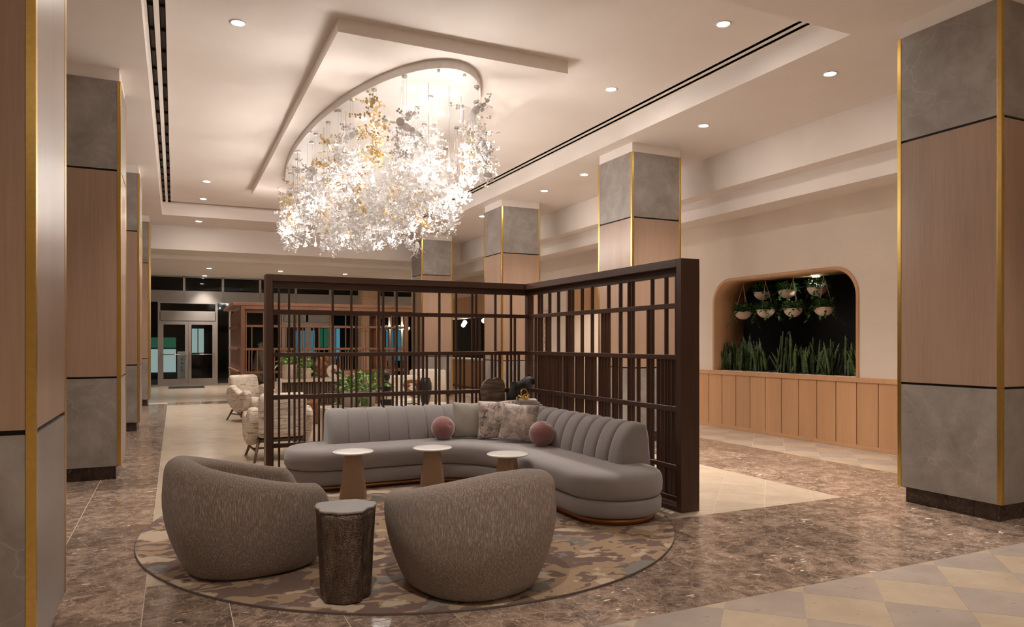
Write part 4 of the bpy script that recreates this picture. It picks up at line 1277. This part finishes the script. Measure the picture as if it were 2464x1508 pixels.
for k in range(30):
    a = -.9 + 2 * PI * .86 * k / 29 + .9
    rings.append([((.085 + x) * math.cos(a), y, .125 + (.085 + x) * math.sin(a)) for x, y in ((-.035, -.03), (.035, -.03), (.035, .03), (-.035, .03))])
m.loops(rings, True, True, True, False); m.obj('crescent', 'trav', b3, .006)
g3 = 'books on the tall console'
for k, t in enumerate(('bottom', 'middle', 'top')):
    book((2.93 + .01 * k, 13.27, .755 + .037 * k), .27, .2, .036, 'bookr', 'red-edged book on the tall console, %s of three' % t, PI / 2 + .05 * k, g3)
stp = tag(empty('wood_stump', (2.12, 12.72, 0)), 'orange-brown teak stump stool below the tall console', 'stool')
MB().lathe([(.16, 0), (.175, .02), (.165, .18), (.17, .36), (.155, .40)], 40, (0, 0, 0), True, lambda a, z: .10 * math.sin(3 * a + 1) + .06 * math.sin(7 * a + z * 12)).obj('trunk', 'burl', stp)
MB().lathe([(.150, .4005), (.150, .408)], 40, (0, 0, 0), False, lambda a, z: .10 * math.sin(3 * a + 1) + .06 * math.sin(7 * a + 4.8)).obj('seat', 'burl', stp)
dw = tag(empty('driftwood_sculpture', (1.62, 15.3, 0)), 'pale driftwood root sculpture inside the red-brown enclosure', 'sculpture')
MB().lathe([(.22, 0), (.22, .55), (.20, .58)], 20).obj('pedestal', 'bust', dw); blob((0, 0, .95), .17, .15, .38, 'root', 'drift', dw, .35, 12); blob((.02, 0, 1.28), .13, .13, .14, 'crown', 'drift', dw, .3, 15)

# ------------------------------------------------------------ glazed entrance wall
Y0 = 25.4
ew = empty('wall_entrance', (0, Y0, 0)); struct(ew)
def eb(n, mt, x0, x1, z0, z1, y0=-.03, y1=.05, p=ew): return MB().box(x0, x1, y0, y1, z0, z1).obj(n, mt, p)
eb('fascia_panel', 'alup', -1.9, .28, 2.70, 3.07); 
for k in range(8): eb('fascia_panel', 'alup', .283 + 1.16 * k, 1.437 + 1.16 * k, 2.70, 3.07)
for k in range(-2, 9):
    x = .28 + 1.16 * k
    eb('mullion', 'alu', x - .035, x + .035, 3.07, 3.54); eb('clerestory_pane', 'pane', x + .035, x + 1.125, 3.09, 3.50, .005, .012)
eb('head_rail', 'alu', -1.9, 9.6, 3.50, 3.54)
for x in (-.48, 1.21, 1.62, 3.30, 4.10, 4.95, 5.65, 7.0, 8.0): eb('mullion', 'alu', x, x + .07, 0, 2.70)
for a, b in ((-1.9, -.48), (1.28, 1.62), (1.69, 3.30), (6.4, 7.0), (7.07, 8.0)): eb('side_pane', 'pane', a, b, .05, 2.70, .005, .012)
for a, b in ((-1.9, -.48), (1.28, 3.30), (6.4, 8.0)): eb('sill', 'alu', a, b, 0, .06)
def door(n, xa, xb, num):
    eb('transom_panel', 'alup', xa - .02, xb + .02, 2.11, 2.38); eb('transom_frame', 'alu', xa, xb, 2.38, 2.42); eb('transom_frame', 'alu', xa, xb, 2.66, 2.70); eb('transom_pane', 'pane', xa, xb, 2.42, 2.66, .005, .012)
    xm = (xa + xb) / 2
    for i, (a, b) in enumerate(((xa, xm - .004), (xm + .004, xb))):
        d = struct(empty('door_%d' % (num + i), (0, Y0, 0)))
        def db(nm, mt, x0, x1, z0, z1, y0=-.02, y1=.03): return MB().box(x0, x1, y0, y1, z0, z1).obj(nm, mt, d)
        db('stile', 'alu', a, a + .09, .01, 2.10); db('stile', 'alu', b - .09, b, .01, 2.10)
        db('top_rail', 'alu', a + .09, b - .09, 1.98, 2.10); db('bottom_rail', 'alu', a + .09, b - .09, .01, .24)
        db('door_glass', 'pane', a + .09, b - .09, .24, 1.98, .002, .010)
        MB().tube([(a + .06, -.07, 1.02), (b - .06, -.07, 1.02)], .014, 8).obj('push_bar', 'chrome', d)
        for xx in (a + .06, b - .06): MB().box(xx - .02, xx + .02, -.07, -.02, .98, 1.12).obj('bar_bracket', 'chrome', d)
door('d', -.41, 1.21, 1); door('d', 3.37, 4.95, 3)
mt_ = tag(box('door_mat', 'mat', (-.17, .85, 24.15, 25.2, 0.0, .012), None, .004), 'black rubber mat in front of the glass double doors', 'mat')
# dark backing box added so the glass looks black, with a few lit things
struct(box('wall_dark_backing', 'ext', (-4, 12, 31.0, 31.1, -.1, 4.5))); struct(box('floor_dark_backing', 'ext', (-4, 12, 25.5, 31, -.1, -.02))); struct(box('ceiling_dark_backing', 'ext', (-4, 12, 25.6, 31, 3.9, 4.0)))
struct(box('wall_dark_backing', 'ext', (-4.1, -4, 25.5, 31, -.1, 4.0))); struct(box('wall_dark_backing', 'ext', (12, 12.1, 25.5, 31, -.1, 4.0)))
wl = [(-1.0, .05, .25, 1.15, 'winlit3', 'pale lit shop window outside behind the left door leaf'), (-1.0, .05, 1.2, 1.6, 'winlit2', 'green lit sign band outside above the pale window'), (.62, 1.05, 1.0, 1.95, 'winlit3', 'lit pale window outside behind the right door leaf'),
      (-3.0, -1.4, .6, 1.5, 'winlit1', 'blue lit window outside left of the doors'), (4.55, 5.35, .8, 1.9, 'winlit1', 'blue lit window outside behind the second doors'), (6.05, 6.4, .7, 2.0, 'winlit1', 'blue green lit window outside near the limestone column'), (8.4, 9.2, .6, 2.1, 'winlit1', 'blue lit window outside behind the bar end'), (5.5, 5.9, 1.2, 2.0, 'winlit2', 'green lit window outside beside the second doors')]
for a, b, z0, z1, mt, lb in wl:
    o = tag(empty('lit_window', ((a + b) / 2, 30.9, z0)), lb, 'window', 'lit windows outside')
    w = (b - a) / 2
    MB().box(-w, w, 0, .03, 0, z1 - z0).obj('pane', mt, o); MB().box(-w - .05, -w, -.03, .05, -.05, z1 - z0 + .05).obj('frame', 'ext', o); MB().box(w, w + .05, -.03, .05, -.05, z1 - z0 + .05).obj('frame', 'ext', o)
    MB().box(-.015, .015, -.02, .03, 0, z1 - z0).obj('glazing_bar', 'ext', o)
sg = tag(empty('valet_sign', (.22, 26.25, -.02), .0), 'white upright sign reading VALET with an arrow outside the left door', 'sign')
MB().box(-.14, .14, -.02, .02, .06, 1.12).obj('board', 'signw', sg, .02); MB().box(-.2, .2, -.12, .12, 0, .06).obj('foot', 'mat', sg)
def letters(txt, x, z, size, par, mat='ink', roll=0):
    c = bpy.data.curves.new('letter', 'FONT'); c.body = txt; c.size = size; c.extrude = .002; c.align_x = 'CENTER'; c.align_y = 'CENTER'
    t_ = bpy.data.objects.new('letter', c); COL.objects.link(t_)
    dg = bpy.context.evaluated_depsgraph_get(); me = bpy.data.meshes.new_from_object(t_.evaluated_get(dg)); bpy.data.objects.remove(t_); bpy.data.curves.remove(c)
    me.materials.append(MAT[mat]); o = link('letter', me, par); o.location = (x, -.0225, z); o.rotation_euler = (PI / 2, roll, 0)
    return o
for k, L_ in enumerate('VALET'): letters(L_, .0, .86 - .125 * k, .12, sg)
MB().bar((-.05, -.022, .19), (.04, -.022, .19), .004, .014).obj('arrow_shaft', 'ink', sg)
MB().prism([(0, 0), (.04, -.035), (.04, .035)], 0, .004).obj('arrow_head', 'ink', sg)
ah = sg.children[-1]; ah.matrix_local = Matrix.Translation((.085, -.022, .19)) @ Matrix.Rotation(PI / 2, 4, 'X') @ Matrix.Rotation(PI, 4, 'Z')

# ------------------------------------------------------------ limestone column and bar
lc = tag(empty('limestone_column', (5.72, 24.0, 0)), 'square limestone column at the glass front behind the screens', 'column')
for k in range(6): MB().box(0, .62, 0, .62, .59 * k + .002, .59 * (k + 1) - .002).obj('block', 'lime', lc)
bh = tag(empty('bar_header'), 'wood board header over the far bar opening', 'wood panel')
for k in range(13): MB().box(WX - .03, WX + .10, 19.22 + .26 * k, 19.47 + .26 * k, 2.19, 2.80).obj('oak_board', 'oak', bh)
MB().box(WX - .05, WX + .12, 19.2, 22.6, 2.15, 2.19).obj('edge_strip', 'white', bh)
struct(box('wall_right', 'wallpaint', (WX, WX + .16, 19.2, 25.4, 2.80, 3.39)))
bc = tag(empty('bar_counter'), 'oak fronted bar counter with white stone top', 'bar counter')
for k in range(13): MB().box(WX - .02, WX + .02, 19.22 + .26 * k, 19.475 + .26 * k, .06, .86).obj('oak_board', 'oak', bc)
MB().box(WX + .02, WX + .6, 19.22, 22.6, 0, .86).obj('body', 'walnut2', bc); MB().box(WX - .05, WX + .65, 19.2, 22.62, .86, .90).obj('top', 'whitetop', bc)
struct(box('wall_bar', 'darkwall', (10.6, 10.7, 14.5, 25.4, 0, 3.39))); struct(box('wall_bar', 'darkwall', (WX + .16, 10.6, 25.0, 25.1, 0, 3.39))); struct(box('wall_bar', 'darkwall', (WX + .16, 10.6, 17.2, 17.3, 0, 3.39)))
bs = tag(empty('bar_shelf'), 'black metal bar shelving with dark bottles', 'shelf')
for z in (1.1, 1.5, 1.9, 2.3): MB().box(10.3, 10.6, 18.0, 24.6, z, z + .03).obj('shelf_board', 'black', bs)
for k in range(8): MB().box(10.28, 10.31, 18.0 + .94 * k, 18.03 + .94 * k, 0, 2.6).obj('upright', 'black', bs)
RG = random.Random(8)
for k in range(22):
    z = (1.13, 1.53, 1.93)[k % 3]
    o = MB().lathe([(.036, 0), (.038, .01), (.038, .17), (.014, .22), (.013, .29), (.015, .30)], 12).obj('bottle', RG.choice(['vase', 'bust', 'bookr', 'vase']))
    o.location = (10.42, 18.3 + .28 * k, z)
    tag(o, 'small dark bottle standing on the black bar shelving', 'bottle', 'bottles behind the bar')
glb = [(8.4, 21.4, 2.04, 'left of the far pair'), (8.7, 22.3, 1.98, 'lower pair, behind the right column'), (8.45, 19.95, 2.06, 'rightmost beside the third right column'), ]
for x, y, z, t in glb:
    o = tag(empty('globe_pendant', (x, y, z)), 'glowing globe pendant lamp over the bar, ' + t, 'pendant lamp', 'globe pendants')
    MB().lathe([(.01, -.07), (.04, -.058), (.063, -.03), (.07, 0), (.063, .03), (.04, .058), (.012, .07)], 20).obj('globe', 'globe', o)
    zc = 3.39 - z if x > 7.6 else 3.54 - z
    MB().tube([(0, 0, .07), (0, 0, zc)], .006, 6).obj('rod', 'black', o); MB().lathe([(.05, zc - .02), (.05, zc)], 16).obj('ceiling_cup', 'black', o)

for x, z, t in ((7.5, 1.96, 'right one of two, seen left of the farthest right column'), (6.99, 1.94, 'left one of two, beside the limestone column')):
    o = tag(empty('globe_sconce', (x, 25.2, z)), 'glowing globe sconce on the glass front, ' + t, 'wall lamp', 'globe sconces')
    MB().lathe([(.01, -.08), (.05, -.065), (.078, -.03), (.085, 0), (.078, .03), (.05, .065), (.012, .08)], 20).obj('globe', 'globe', o)
    MB().box(-.03, .03, .155, .17, -.06, .06).obj('backplate', 'black', o); MB().tube([(0, .08, 0), (0, .16, 0)], .012, 8).obj('arm', 'black', o)
eb('mullion', 'alu', 7.47, 7.54, 0, 2.70)
o = tag(empty('downlight', (.3, 25.9, 3.9)), 'added downlight above the valet sign outside to light its board', 'ceiling light')  # outdoor lamp added so the sign board is lit
MB().lathe([(.06, -.012), (.07, -.012), (.07, 0), (.06, 0)], 20).obj('trim_ring', 'white', o); MB().lathe([(.058, -.004), (.058, 0)], 20).obj('lens', 'led', o); spot('lamp', (0, 0, -.03), 60.0, o)
